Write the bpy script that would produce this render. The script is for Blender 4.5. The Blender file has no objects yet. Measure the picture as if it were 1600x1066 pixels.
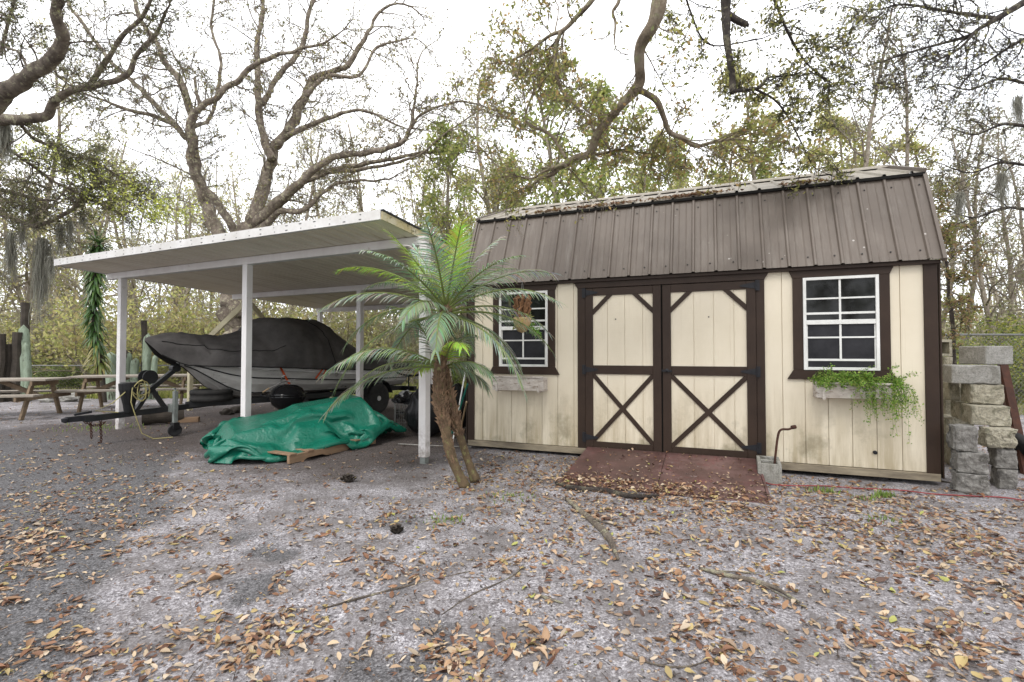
import bpy, bmesh, math, random
import numpy as np
from mathutils import Vector, Matrix, noise
R = math.radians
rnd = random.Random(7)
sc = bpy.context.scene
COL = sc.collection

# ------------------------------------------------------------------ camera
F, CX, CY, PITCH, HC = 768.4, 800.0, 533.0, 0.0235, 1.234
cam = bpy.data.cameras.new('camera'); camo = bpy.data.objects.new('camera', cam); COL.objects.link(camo)
camo.location = (0, 0, HC); camo.rotation_euler = (math.pi/2 + PITCH, 0, 0)
cam.sensor_width = 36; cam.lens = F/1600*36; cam.clip_start = .05; cam.clip_end = 2000
sc.camera = camo
CP, SP = math.cos(PITCH), math.sin(PITCH)
def W(px, py, Y):
    u = (px-CX)/F; v = (CY-py)/F
    y = CP - SP*v; z = SP + CP*v
    return Vector((u*Y/y, Y, HC + z*Y/y))
def G(px, py, z=0.0):
    v = (CY-py)/F; y = CP - SP*v; zz = SP + CP*v
    return W(px, py, (z-HC)/zz*y)

# ------------------------------------------------------------------ materials
def nt(name):
    m = bpy.data.materials.new(name); m.use_nodes = True
    t = m.node_tree; t.nodes.clear()
    o = t.nodes.new('ShaderNodeOutputMaterial'); b = t.nodes.new('ShaderNodeBsdfPrincipled')
    t.links.new(b.outputs[0], o.inputs[0])
    return m, t, b, o
def N(t, k, **kw):
    n = t.nodes.new(k)
    for a, v in kw.items():
        if a.startswith('i_'):
            n.inputs[a[2:].replace('_', ' ')].default_value = v
        else: setattr(n, a, v)
    return n
def ramp(t, src, stops):
    n = t.nodes.new('ShaderNodeValToRGB'); e = n.color_ramp.elements
    while len(e) < len(stops): e.new(.5)
    for k, (p, c) in enumerate(stops):
        e[k].position = p
        e[k].color = (c[0], c[1], c[2], 1) if not isinstance(c, (int, float)) else (c, c, c, 1)
    t.links.new(src, n.inputs[0]); return n.outputs[0]
def mixc(t, fac, a, b, mode='MIX'):
    n = t.nodes.new('ShaderNodeMix'); n.data_type = 'RGBA'; n.blend_type = mode
    for sock, v in ((n.inputs[0], fac), (n.inputs[6], a), (n.inputs[7], b)):
        if isinstance(v, (int, float)): sock.default_value = v
        elif isinstance(v, tuple): sock.default_value = (v[0], v[1], v[2], 1)
        else: t.links.new(v, sock)
    return n.outputs[2]
def noi(t, scale, detail=4, rough=.6, vec=None, dist=0):
    n = N(t, 'ShaderNodeTexNoise'); n.inputs['Scale'].default_value = scale
    n.inputs['Detail'].default_value = detail; n.inputs['Roughness'].default_value = rough
    n.inputs['Distortion'].default_value = dist
    if vec is not None: t.links.new(vec, n.inputs['Vector'])
    return n.outputs[0]
def coords(t, scale=(1, 1, 1), out='Object'):
    c = t.nodes.new('ShaderNodeTexCoord'); m = t.nodes.new('ShaderNodeMapping'); m.inputs['Scale'].default_value = scale
    t.links.new(c.outputs[out], m.inputs[0]); return m.outputs[0]
def bump(t, b, h, dist=.01, strength=.5):
    n = t.nodes.new('ShaderNodeBump'); n.inputs['Distance'].default_value = dist; n.inputs['Strength'].default_value = strength
    t.links.new(h, n.inputs['Height']); t.links.new(n.outputs[0], b.inputs['Normal'])
def basic(name, c1, c2=None, rough=.7, scale=6, stretch=(1, 1, 1), bd=.004, bs=.4, metal=0, detail=6, spots=None, fine=None):
    m, t, b, o = nt(name)
    v = coords(t, stretch)
    c2 = c2 or tuple(x*.7 for x in c1)
    n = noi(t, scale, detail, .65, v)
    c = ramp(t, n, [(.32, c1), (.68, c2)])
    if spots:
        s = noi(t, spots[0], 5, .7, v)
        c = mixc(t, ramp(t, s, [(spots[1], 0), (spots[1]+.08, 1)]), c, spots[2])
    t.links.new(c, b.inputs['Base Color'])
    b.inputs['Roughness'].default_value = rough; b.inputs['Metallic'].default_value = metal; b.inputs['Specular IOR Level'].default_value = .25
    h = noi(t, fine or scale*6, 5, .7, v)
    bump(t, b, h, bd, bs)
    return m
M = {}
# siding paint with grime climbing from the base
m, t, b, o = nt('cream_siding')
v = coords(t, (1, 1, 1)); vs = coords(t, (30, 30, 2.5)); vh = coords(t, (5, 5, 60))
base = ramp(t, noi(t, 1.7, 6, .6, v), [(.3, (.70, .63, .50)), (.7, (.63, .56, .43))])
streak = noi(t, 1, 5, .7, coords(t, (9, 9, .9)))
sep = t.nodes.new('ShaderNodeSeparateXYZ'); t.links.new(coords(t), sep.inputs[0])
mr = t.nodes.new('ShaderNodeMapRange'); mr.inputs[1].default_value = .95; mr.inputs[2].default_value = .1; mr.inputs[3].default_value = 0; mr.inputs[4].default_value = 1
t.links.new(sep.outputs[2], mr.inputs[0])
ml = t.nodes.new('ShaderNodeMath'); ml.operation = 'MULTIPLY'; t.links.new(mr.outputs[0], ml.inputs[0])
t.links.new(ramp(t, streak, [(.36, 0), (.62, 1)]), ml.inputs[1])
ml3 = t.nodes.new('ShaderNodeMath'); ml3.operation = 'MULTIPLY'; t.links.new(ml.outputs[0], ml3.inputs[0]); ml3.inputs[1].default_value = .75
c = mixc(t, ml3.outputs[0], base, (.30, .235, .13))
blot = ramp(t, noi(t, 2.3, 6, .7, coords(t, (1, 1, .8))), [(.52, 0), (.66, 1)])
ml2 = t.nodes.new('ShaderNodeMath'); ml2.operation = 'MULTIPLY'; t.links.new(blot, ml2.inputs[0]); t.links.new(mr.outputs[0], ml2.inputs[1])
c = mixc(t, ml2.outputs[0], c, (.25, .215, .14))
c = mixc(t, ramp(t, noi(t, 3, 4, .7, coords(t, (14, 14, .35))), [(.6, 0), (.72, .35)]), c, (.48, .39, .26))
t.links.new(c, b.inputs['Base Color']); b.inputs['Roughness'].default_value = .62
hh = mixc(t, .5, noi(t, 1, 4, .7, vs), noi(t, 1, 3, .6, vh)); bump(t, b, hh, .003, .5)
M['siding'] = m
M['brown_trim'] = basic('brown_trim_paint', (.040, .024, .016), (.027, .016, .011), .5, 3, (1, 1, 1), .002, .4, fine=60)
M['weathered_board'] = basic('weathered_base_board', (.33, .28, .2), (.14, .115, .085), .8, 5, (.6, 1, 3), .004, .5)
M['dark'] = basic('dark_gap', (.012, .011, .01), rough=.9)  # near-black colour standing in for shade in gaps and under the floor
# brown roof metal
m, t, b, o = nt('brown_roof_metal')
v = coords(t)
c = ramp(t, noi(t, 1.4, 5, .6, v), [(.3, (.150, .122, .100)), (.7, (.105, .084, .068))])
c = mixc(t, ramp(t, noi(t, 2.2, 6, .75, coords(t, (5, .7, .7))), [(.5, 0), (.75, .55)]), c, (.24, .212, .185))
sp = N(t, 'ShaderNodeTexVoronoi'); sp.inputs['Scale'].default_value = 9; t.links.new(v, sp.inputs['Vector'])
msk = noi(t, 1.1, 3, .5, v)
dots = ramp(t, sp.outputs['Distance'], [(.07, 1), (.1, 0)])
mm = t.nodes.new('ShaderNodeMath'); mm.operation = 'MULTIPLY'; t.links.new(dots, mm.inputs[0]); t.links.new(ramp(t, msk, [(.56, 0), (.6, .8)]), mm.inputs[1])
c = mixc(t, mm.outputs[0], c, (.5, .47, .44))
t.links.new(c, b.inputs['Base Color']); b.inputs['Roughness'].default_value = .48; b.inputs['Specular IOR Level'].default_value = .35
bump(t, b, noi(t, 30, 4, .6, v), .001, .3)
M['roof'] = m
m, t, b, o = nt('dusty_roof_metal'); v = coords(t)
c = ramp(t, noi(t, 3, 7, .7, v), [(.3, (.17, .145, .115)), (.52, (.29, .26, .215)), (.75, (.17, .15, .095))])
t.links.new(c, b.inputs['Base Color']); b.inputs['Roughness'].default_value = .7; bump(t, b, noi(t, 60, 4, .6, v), .002, .4)
M['dusty_roof'] = m
M['screw'] = basic('dark_screw', (.03, .028, .027), rough=.5)
M['white_vinyl'] = basic('white_vinyl', (.74, .74, .72), (.60, .60, .57), .45, 5, bd=.001)
M['box_white'] = basic('flaking_white_board', (.62, .58, .53), (.36, .31, .27), .75, 9, (1, 1, 3), .003, .6, spots=(14, .56, (.25, .2, .16)))
m, t, b, o = nt('dark_window_glass'); v = coords(t)
c = ramp(t, noi(t, 3.5, 6, .75, v), [(.4, (.003, .003, .003)), (.75, (.02, .021, .02))])
t.links.new(c, b.inputs['Base Color']); b.inputs['Roughness'].default_value = .05; b.inputs['Specular IOR Level'].default_value = .3
M['glass'] = m
m, t, b, o = nt('window_screen'); v = coords(t)
c = ramp(t, noi(t, 2.5, 5, .7, v), [(.35, (.008, .008, .010)), (.7, (.035, .035, .04))])
t.links.new(c, b.inputs['Base Color']); b.inputs['Roughness'].default_value = .4; b.inputs['Specular IOR Level'].default_value = .25
M['screen'] = m
M['black_iron'] = basic('black_iron', (.012, .013, .016), (.02, .02, .024), .45, 20)
M['steel'] = basic('worn_steel', (.35, .35, .34), (.18, .17, .16), .4, 20, metal=.7)
# red ramp
m, t, b, o = nt('red_ramp_paint'); v = coords(t)
c = ramp(t, noi(t, 2.5, 7, .7, v), [(.33, (.060, .032, .028)), (.5, (.085, .042, .036)), (.66, (.15, .085, .078))])
c = mixc(t, ramp(t, noi(t, 3, 6, .75, coords(t, (1, 1, 1))), [(.57, 0), (.72, .7)]), c, (.17, .038, .04))
c = mixc(t, ramp(t, noi(t, 7, 6, .8, v), [(.62, 0), (.72, .7)]), c, (.34, .28, .28))
t.links.new(c, b.inputs['Base Color']); b.inputs['Roughness'].default_value = .55; bump(t, b, noi(t, 40, 5, .7, v), .003, .5)
M['ramp'] = m
def conc(name, c1, c2, moss):
    m, t, b, o = nt(name); v = coords(t)
    c = ramp(t, noi(t, 4, 8, .75, v), [(.3, c1), (.5, c2), (.72, tuple(x*1.25 for x in c1))])
    c = mixc(t, ramp(t, noi(t, 5, 6, .75, v, 1.2), [(.49, 0), (.60, .85)]), c, moss)
    c = mixc(t, ramp(t, noi(t, 60, 4, .7, v), [(.3, .55), (.55, 0)]), c, (.05, .05, .045))
    t.links.new(c, b.inputs['Base Color']); b.inputs['Roughness'].default_value = .9
    bump(t, b, noi(t, 45, 8, .8, v), .010, .9); return m
M['block'] = conc('mossy_concrete', (.46, .43, .35), (.33, .30, .225), (.12, .115, .07))
M['block_dark'] = conc('stained_concrete', (.40, .385, .36), (.17, .16, .145), (.05, .046, .036))
M['block_plain'] = conc('grey_concrete', (.36, .35, .33), (.29, .28, .255), (.2, .19, .165))
M['cinder'] = conc('cinder_block', (.37, .36, .33), (.28, .27, .24), (.16, .15, .12))
M['rust'] = basic('rusty_steel', (.085, .035, .022), (.035, .018, .014), .8, 12, bd=.004, bs=.6)
m, t, b, o = nt('white_post_paint'); v = coords(t)
c = ramp(t, noi(t, 4, 6, .65, coords(t, (1, 1, .4))), [(.3, (.76, .745, .74)), (.7, (.64, .61, .60))])
c = mixc(t, ramp(t, noi(t, 9, 6, .75, v), [(.62, 0), (.7, .6)]), c, (.36, .31, .26))
sp = t.nodes.new('ShaderNodeSeparateXYZ'); t.links.new(v, sp.inputs[0])
mr = t.nodes.new('ShaderNodeMapRange'); mr.inputs[1].default_value = .5; mr.inputs[2].default_value = .05; t.links.new(sp.outputs[2], mr.inputs[0])
mq = t.nodes.new('ShaderNodeMath'); mq.operation = 'MULTIPLY'; t.links.new(mr.outputs[0], mq.inputs[0]); t.links.new(ramp(t, noi(t, 14, 7, .75, v), [(.40, 0), (.62, .9)]), mq.inputs[1])
c = mixc(t, mq.outputs[0], c, (.21, .17, .14))
t.links.new(c, b.inputs['Base Color']); b.inputs['Roughness'].default_value = .5; bump(t, b, noi(t, 50, 5, .7, v), .002, .4)
M['white_paint'] = m
m, t, b, o = nt('carport_soffit'); v = coords(t)
c = ramp(t, noi(t, 1, 6, .7, coords(t, (7, .6, 1))), [(.3, (.84, .77, .67)), (.55, (.76, .68, .57)), (.72, (.58, .49, .40))])
t.links.new(c, b.inputs['Base Color']); b.inputs['Roughness'].default_value = .5
M['soffit'] = m
M['fascia'] = basic('white_fascia', (.72, .71, .70), (.55, .53, .50), .5, 3, spots=(5, .64, (.36, .33, .22)))
M['fascia_mossy'] = basic('mossy_fascia', (.45, .36, .16), (.60, .55, .42), .75, 8, bd=.004, spots=(15, .55, (.12, .11, .05)))
M['cover'] = basic('black_boat_cover', (.045, .041, .040), (.10, .093, .089), .78, 2.5, bd=.003, bs=.4, fine=220)
M['cover_edge'] = basic('black_cover_seam', (.008, .008, .008), (.012, .012, .012), .8, 5)  # near-black for the cover's seams and hem
M['hull'] = basic('grey_aluminium_hull', (.50, .49, .47), (.33, .32, .30), .5, 2.2, (1, 1, 2.5), .0015, .3, metal=.1, spots=(3.5, .62, (.16, .15, .13)))
M['hull_band'] = basic('pale_hull_band', (.74, .74, .73), (.62, .61, .60), .4, 3, metal=.1, bd=.001)
M['black_plastic'] = basic('black_plastic', (.012, .012, .013), (.022, .022, .023), .35, 6, bd=.001)
M['tyre'] = basic('tyre_rubber', (.016, .016, .016), (.035, .033, .031), .8, 12)
M['trailer'] = basic('trailer_black_paint', (.013, .014, .016), (.028, .027, .027), .45, 7, spots=(11, .66, (.07, .04, .025)))
M['galv'] = basic('galvanised_metal', (.30, .33, .31), (.2, .21, .20), .45, 9, metal=.4)
M['rim'] = basic('silver_rim', (.62, .62, .61), (.48, .47, .46), .35, 9, metal=.2)
M['orange'] = basic('orange_strap', (.70, .12, .03), (.5, .08, .02), .6, 20)
M['yellow_rope'] = basic('yellow_rope', (.42, .38, .16), (.28, .24, .12), .8, 60)
M['enamel'] = basic('black_enamel', (.008, .008, .009), (.012, .012, .013), .12, 5, bd=.0005)
# tarp
m, t, b, o = nt('green_tarp'); v = coords(t)
c = ramp(t, noi(t, 2.2, 6, .65, v), [(.3, (.004, .10, .062)), (.7, (.009, .165, .108))])
c = mixc(t, ramp(t, noi(t, 4, 7, .75, v, .6), [(.62, 0), (.78, .4)]), c, (.10, .32, .24))
t.links.new(c, b.inputs['Base Color']); b.inputs['Roughness'].default_value = .27
w1 = N(t, 'ShaderNodeTexVoronoi', feature='DISTANCE_TO_EDGE'); w1.inputs['Scale'].default_value = 16
nv = N(t, 'ShaderNodeTexNoise'); nv.inputs['Scale'].default_value = 6; nv.inputs['Detail'].default_value = 3; t.links.new(v, nv.inputs['Vector'])
t.links.new(mixc(t, .25, v, nv.outputs[1]), w1.inputs['Vector'])
bump(t, b, mixc(t, .6, w1.outputs['Distance'], noi(t, 14, 6, .7, v)), .03, .55)
M['tarp'] = m
M['pallet'] = basic('pallet_wood', (.30, .20, .125), (.19, .125, .08), .85, 4, (1, 6, 6), .004, .6)
M['table_wood'] = basic('picnic_wood', (.29, .215, .145), (.17, .125, .085), .8, 3, (2, 8, 8), .003, .5)
M['table_top'] = basic('grey_picnic_wood', (.36, .32, .27), (.24, .205, .17), .8, 3, (2, 8, 8), .003, .5)
M['log'] = basic('old_log', (.075, .062, .05), (.035, .03, .025), .9, 6, bd=.01, bs=.8)
def bark(name, a, b_, c_, lich):
    m, t, bs, o = nt(name); v = coords(t)
    c = ramp(t, noi(t, 5, 8, .75, v), [(.32, a), (.5, b_), (.7, c_)])
    c = mixc(t, ramp(t, noi(t, 11, 6, .75, v), [(.54, 0), (.60, .85)]), c, lich)
    t.links.new(c, bs.inputs['Base Color']); bs.inputs['Roughness'].default_value = .9
    bump(t, bs, noi(t, 22, 7, .8, coords(t, (1, 1, .35))), .06, 1.0); return m
M['bark'] = bark('oak_bark', (.045, .034, .027), (.20, .16, .125), (.40, .34, .275), (.52, .49, .33))
M['bark_pale'] = bark('pale_limb_bark', (.10, .07, .045), (.34, .27, .19), (.52, .44, .34), (.40, .38, .22))
M['bark_dark'] = bark('dark_limb_bark', (.018, .014, .012), (.05, .038, .032), (.12, .098, .08), (.22, .2, .13))
M['bark_far'] = bark('grey_far_bark', (.17, .14, .11), (.30, .25, .20), (.42, .37, .31), (.35, .34, .21))  # paled so the bark colour itself carries distance haze
def leafm(name, trans=.35, rough=.5, gain=1.0):
    m, t, b, o = nt(name)
    a = N(t, 'ShaderNodeAttribute', attribute_name='Col')
    t.links.new(a.outputs['Color'], b.inputs['Base Color']); b.inputs['Roughness'].default_value = rough
    if trans:
        tr = t.nodes.new('ShaderNodeBsdfTranslucent'); t.links.new(a.outputs['Color'], tr.inputs[0])
        mx = t.nodes.new('ShaderNodeMixShader'); mx.inputs[0].default_value = trans
        t.links.new(b.outputs[0], mx.inputs[1]); t.links.new(tr.outputs[0], mx.inputs[2]); t.links.new(mx.outputs[0], o.inputs[0])
    return m
M['leaf'] = leafm('leaf', .5)
M['dry_leaf'] = leafm('dry_leaf', .1, .6)
M['frond'] = leafm('palm_frond', .3, .26)
M['moss'] = leafm('spanish_moss', .3, .9)
M['palm_trunk'] = basic('palm_trunk', (.15, .105, .06), (.07, .05, .03), .9, 12, bd=.012, bs=.8, spots=(16, .56, (.17, .16, .07)))
M['palm_fibre'] = basic('palm_boot_fibre', (.28, .18, .11), (.085, .055, .038), .85, 9, bd=.006, bs=.7)
M['red_cord'] = basic('red_cord', (.28, .05, .05), rough=.6)
M['coir'] = basic('coir', (.30, .16, .08), (.17, .09, .05), .9, 18, bd=.01, bs=.8)
M['basket'] = basic('pale_basket', (.50, .36, .2), (.36, .25, .13), .85, 14, bd=.006)
M['bag'] = basic('black_bag', (.010, .010, .011), (.018, .018, .019), .3, 4, bd=.02, bs=.7, fine=9)
M['pale_cloth'] = basic('grey_plastic_sheet', (.40, .40, .40), (.2, .2, .2), .5, 8)
M['green_handle'] = basic('green_handle', (.02, .17, .13), rough=.4)
M['wood_handle'] = basic('wood_handle', (.42, .30, .18), rough=.6)
M['wire'] = basic('galvanised_wire', (.22, .22, .21), (.13, .13, .12), .5, 30, metal=.4)
M['cactus'] = basic('cactus_skin', (.36, .44, .34), (.16, .19, .13), .8, 7, (1, 1, .35), spots=(6, .56, (.06, .055, .04)))

# ------------------------------------------------------------------ mesh helpers
class MB:
    def __init__(s): s.v = []; s.f = []; s.m = []
    def add(s, vs, fs, mi=0):
        o = len(s.v); s.v.extend([tuple(x) for x in vs]); s.f.extend([tuple(i+o for i in f) for f in fs]); s.m.extend([mi]*len(fs)); return s
    def box(s, a, b, mi=0, T=None):
        x0, y0, z0 = a; x1, y1, z1 = b
        vs = [Vector(p) for p in ((x0,y0,z0),(x1,y0,z0),(x1,y1,z0),(x0,y1,z0),(x0,y0,z1),(x1,y0,z1),(x1,y1,z1),(x0,y1,z1))]
        if T is not None: vs = [T @ p for p in vs]
        return s.add(vs, [(0,3,2,1),(4,5,6,7),(0,1,5,4),(1,2,6,5),(2,3,7,6),(3,0,4,7)], mi)
    def bar(s, p, q, w, h, up=(0, 0, 1), mi=0):
        p = Vector(p); q = Vector(q); d = q-p; L = d.length; d.normalize()
        u = Vector(up)
        if abs(d.dot(u)) > .98: u = Vector((1, 0, 0))
        x = d.cross(u).normalized(); z = x.cross(d)
        T = Matrix.Translation(p) @ Matrix((x, d, z)).transposed().to_4x4()
        return s.box((-w/2, 0, -h/2), (w/2, L, h/2), mi, T)
    def tube(s, pts, rad, n=6, cap=True, mi=0):
        P = [Vector(p) for p in pts]
        if not hasattr(rad, '__len__'): rad = [rad]*len(P)
        d0 = (P[1]-P[0]).normalized()
        a = Vector((0, 0, 1)) if abs(d0.z) < .9 else Vector((1, 0, 0))
        x = d0.cross(a).normalized(); vs = []; K = len(P)
        for i, p in enumerate(P):
            d = (P[min(i+1, K-1)]-P[max(i-1, 0)])
            if d.length < 1e-9: d = d0
            d = d.normalized(); x = (x - d*x.dot(d)); 
            if x.length < 1e-6: x = d.orthogonal()
            x.normalize(); y = d.cross(x); r = rad[i]
            for k in range(n):
                an = 2*math.pi*k/n; vs.append(p + x*(r*math.cos(an)) + y*(r*math.sin(an)))
        fs = []
        for i in range(K-1):
            for k in range(n):
                k2 = (k+1) % n; fs.append((i*n+k, i*n+k2, (i+1)*n+k2, (i+1)*n+k))
        if cap and n > 3: fs.append(tuple(range(n-1, -1, -1))); fs.append(tuple((K-1)*n+k for k in range(n)))
        return s.add(vs, fs, mi)
    def lathe(s, prof, n=24, T=None, mi=0):
        vs = []; K = len(prof)
        for r, z in prof:
            for k in range(n):
                an = 2*math.pi*k/n; p = Vector((r*math.cos(an), r*math.sin(an), z)); vs.append(T @ p if T is not None else p)
        fs = []
        for i in range(K-1):
            for k in range(n):
                k2 = (k+1) % n; fs.append((i*n+k, i*n+k2, (i+1)*n+k2, (i+1)*n+k))
        if prof[0][0] > 1e-4: fs.append(tuple(range(n-1, -1, -1)))
        if prof[-1][0] > 1e-4: fs.append(tuple((K-1)*n+k for k in range(n)))
        return s.add(vs, fs, mi)
    def prism(s, poly, y0, y1, mi=0, T=None, axes='xz'):
        # polygon in x,z extruded along y
        vs = []
        for y in (y0, y1):
            for a, b in poly:
                p = Vector((a, y, b)) if axes == 'xz' else Vector((y, a, b)); vs.append(T @ p if T is not None else p)
        n = len(poly); fs = [tuple(range(n)), tuple(range(2*n-1, n-1, -1))]
        for k in range(n): k2 = (k+1) % n; fs.append((k, n+k, n+k2, k2))
        return s.add(vs, fs, mi)
    def islands(s):
        par = list(range(len(s.v)))
        def fd(a):
            while par[a] != a: par[a] = par[par[a]]; a = par[a]
            return a
        for f in s.f:
            a = fd(f[0])
            for q in f[1:]: par[fd(q)] = a
        grp = {}
        for f, mi in zip(s.f, s.m): grp.setdefault(fd(f[0]), []).append((f, mi))
        out = []
        for g_ in grp.values():
            m_ = MB(); mp = {}
            for f, mi in g_:
                for q in f:
                    if q not in mp: mp[q] = len(m_.v); m_.v.append(s.v[q])
                m_.f.append(tuple(mp[q] for q in f)); m_.m.append(mi)
            out.append(m_)
        return out
    def split(s, name, mat, parent=None, **kw):
        return [m_.build(name, mat, parent, **kw) for m_ in s.islands()]
    def build(s, name, mat, parent=None, smooth=False, world=False, bevel=0):
        me = bpy.data.meshes.new(name)
        vs = s.v
        if world and parent is not None:
            L = parent.location; vs = [(x-L[0], y-L[1], z-L[2]) for x, y, z in vs]
        me.from_pydata(vs, [], s.f)
        for mm in (mat if isinstance(mat, (list, tuple)) else [mat]): me.materials.append(mm)
        if isinstance(mat, (list, tuple)): me.polygons.foreach_set('material_index', s.m)
        bm = bmesh.new(); bm.from_mesh(me)
        bmesh.ops.recalc_face_normals(bm, faces=bm.faces)
        if bevel:
            bmesh.ops.bevel(bm, geom=[e for e in bm.edges if e.calc_face_angle(0) > .5], offset=bevel, segments=1, affect='EDGES', clamp_overlap=True)
        bm.to_mesh(me); bm.free()
        if smooth:
            me.polygons.foreach_set('use_smooth', [True]*len(me.polygons))
            if smooth == 'auto':
                for e in me.edges: pass
        o = bpy.data.objects.new(name, me); COL.objects.link(o)
        if parent is not None: o.parent = parent
        return o
def tag(o, label=None, cat=None, group=None, kind=None):
    if label: o['label'] = label
    if cat: o['category'] = cat
    if group: o['group'] = group
    if kind: o['kind'] = kind
    return o
def thing(name, label, cat, loc=(0, 0, 0), rotz=0, group=None):
    o = bpy.data.objects.new(name, None); COL.objects.link(o); o.empty_display_size = .2
    o.location = loc; o.rotation_euler = (0, 0, rotz); return tag(o, label, cat, group)
def quads(name, V, per, faces, colors, mat, parent=None, smooth=True):
    """V: (n*per,3) array; faces: template list; colors (n,3)"""
    n = len(V)//per
    me = bpy.data.meshes.new(name)
    me.vertices.add(len(V)); me.vertices.foreach_set('co', np.ascontiguousarray(V, dtype=np.float32).ravel())
    loops = []; sizes = []
    for f in faces: loops.extend(f); sizes.append(len(f))
    loops = np.array(loops); lt = len(loops)
    allL = (loops[None, :] + (np.arange(n)*per)[:, None]).ravel().astype(np.int32)
    starts = np.concatenate([[0], np.cumsum(sizes)[:-1]])
    allS = (starts[None, :] + (np.arange(n)*lt)[:, None]).ravel().astype(np.int32)
    me.loops.add(len(allL)); me.loops.foreach_set('vertex_index', allL)
    me.polygons.add(len(allS)); me.polygons.foreach_set('loop_start', allS)
    me.update(calc_edges=True); me.validate()
    ca = me.color_attributes.new('Col', 'FLOAT_COLOR', 'POINT')
    c = np.ones((len(V), 4), dtype=np.float32); c[:, :3] = np.repeat(colors, per, axis=0)
    ca.data.foreach_set('color', c.ravel())
    me.materials.append(mat)
    if smooth: me.polygons.foreach_set('use_smooth', [True]*len(me.polygons))
    o = bpy.data.objects.new(name, me); COL.objects.link(o)
    if parent is not None: o.parent = parent
    return o
def copy_tree(o, parent=None):
    c = o.copy(); COL.objects.link(c); c.parent = parent
    for ch in list(o.children): copy_tree(ch, c)
    return c
def leaves_obj(name, pos, size, cols, mat, parent, seed=0, asp=.45, droop=0.0, world=False):
    rs = np.random.RandomState(seed); P = np.array(pos, dtype=float)
    if world and parent is not None: P = P - np.array(parent.location)[None, :]
    n = len(P); S = np.array(size, dtype=float) if hasattr(size, '__len__') else np.full(n, size)
    d = rs.normal(size=(n, 3)); d[:, 2] -= droop; d /= np.linalg.norm(d, axis=1)[:, None]
    e = rs.normal(size=(n, 3)); s = np.cross(d, e); s /= np.linalg.norm(s, axis=1)[:, None]
    S = S[:, None]*(0.65+.7*rs.rand(n, 1)); w = S*asp
    V = np.stack([P, P+d*S*.45+s*w*.5, P+d*S, P+d*S*.45-s*w*.5], axis=1).reshape(-1, 3)
    C = np.array(cols, dtype=float)
    ci = C[rs.randint(0, len(C), n)]*(0.7+.6*rs.rand(n, 1))
    return quads(name, V, 4, [(0, 1, 2, 3)], ci, mat, parent, smooth=False)

# ------------------------------------------------------------------ ground
def ground_h(x, y):
    r = math.hypot(x, y)
    a = min(1, max(0, (r-.5)/3))
    h = .018*noise.noise(Vector((x*.7, y*.7, 3.1)))*a + .013*noise.noise(Vector((x*2.6, y*2.6, 1.7)))
    h += .008*noise.noise(Vector((x*8, y*8, .7))) + .006*noise.noise(Vector((x*15, y*15, 4)))*(r < 9)
    if r > 14: h += .25*noise.noise(Vector((x*.06, y*.06, 9)))*min(1, (r-14)/20)
    return h
def axis(a, b, st, lo, hi):
    v = list(np.arange(a, b+1e-6, st)); s = st
    x = a
    L = []
    while x > lo: s *= 1.13; x -= s; L.append(x)
    s = st; x = b; H = []
    while x < hi: s *= 1.13; x += s; H.append(x)
    return L[::-1]+v+H
def lerp(a, b, t): return a+(b-a)*t
def sst(a, b, x):
    t = min(1, max(0, (x-a)/(b-a))); return t*t*(3-2*t)
CO = Vector((-1.315, 4.906)); CTH = .4326
def car_local(x, y):
    dx, dy = x-CO.x, y-CO.y
    return -(dx*(-math.cos(CTH))+dy*math.sin(CTH))*-1, dx*math.sin(CTH)+dy*math.cos(CTH)
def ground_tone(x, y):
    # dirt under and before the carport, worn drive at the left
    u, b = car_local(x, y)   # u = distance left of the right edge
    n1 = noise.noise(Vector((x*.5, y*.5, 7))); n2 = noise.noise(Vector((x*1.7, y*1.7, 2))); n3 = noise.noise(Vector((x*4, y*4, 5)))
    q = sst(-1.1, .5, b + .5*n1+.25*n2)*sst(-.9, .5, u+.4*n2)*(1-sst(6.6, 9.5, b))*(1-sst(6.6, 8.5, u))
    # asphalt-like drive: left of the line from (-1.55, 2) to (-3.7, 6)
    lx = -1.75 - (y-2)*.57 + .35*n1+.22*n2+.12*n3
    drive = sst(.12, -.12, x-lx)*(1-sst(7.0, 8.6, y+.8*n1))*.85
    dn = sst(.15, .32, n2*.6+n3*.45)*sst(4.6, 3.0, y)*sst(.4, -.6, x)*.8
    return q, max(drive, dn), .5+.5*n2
xs = axis(-7.5, 6.5, .045, -260, 260); ys = axis(1.1, 9.5, .045, -60, 320)
nx, ny = len(xs), len(ys)
V = []; C = []
for y in ys:
    for x in xs:
        V.append((x, y, ground_h(x, y)))
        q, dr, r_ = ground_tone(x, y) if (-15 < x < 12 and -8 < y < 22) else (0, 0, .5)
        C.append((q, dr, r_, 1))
Fs = [(j*nx+i, j*nx+i+1, (j+1)*nx+i+1, (j+1)*nx+i) for j in range(ny-1) for i in range(nx-1)]
me = bpy.data.meshes.new('ground'); me.from_pydata(V, [], Fs)
ca = me.color_attributes.new('Tone', 'FLOAT_COLOR', 'POINT'); ca.data.foreach_set('color', np.array(C, dtype=np.float32).ravel())
me.polygons.foreach_set('use_smooth', [True]*len(me.polygons))
m, t, b, o = nt('sandy_ground'); v = coords(t)
fine = noi(t, 75, 5, .85, v); mid = noi(t, 42, 5, .7, v); big = noi(t, 2.6, 6, .65, v)
sand = ramp(t, fine, [(.36, (.05, .045, .048)), (.46, (.28, .265, .28)), (.54, (.52, .495, .515)), (.64, (.86, .83, .85))])
sand = mixc(t, ramp(t, mid, [(.40, .75), (.56, 0)]), sand, (.13, .115, .12))
sand = mixc(t, ramp(t, big, [(.38, .8), (.62, 0)]), sand, (.15, .135, .13))
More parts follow.
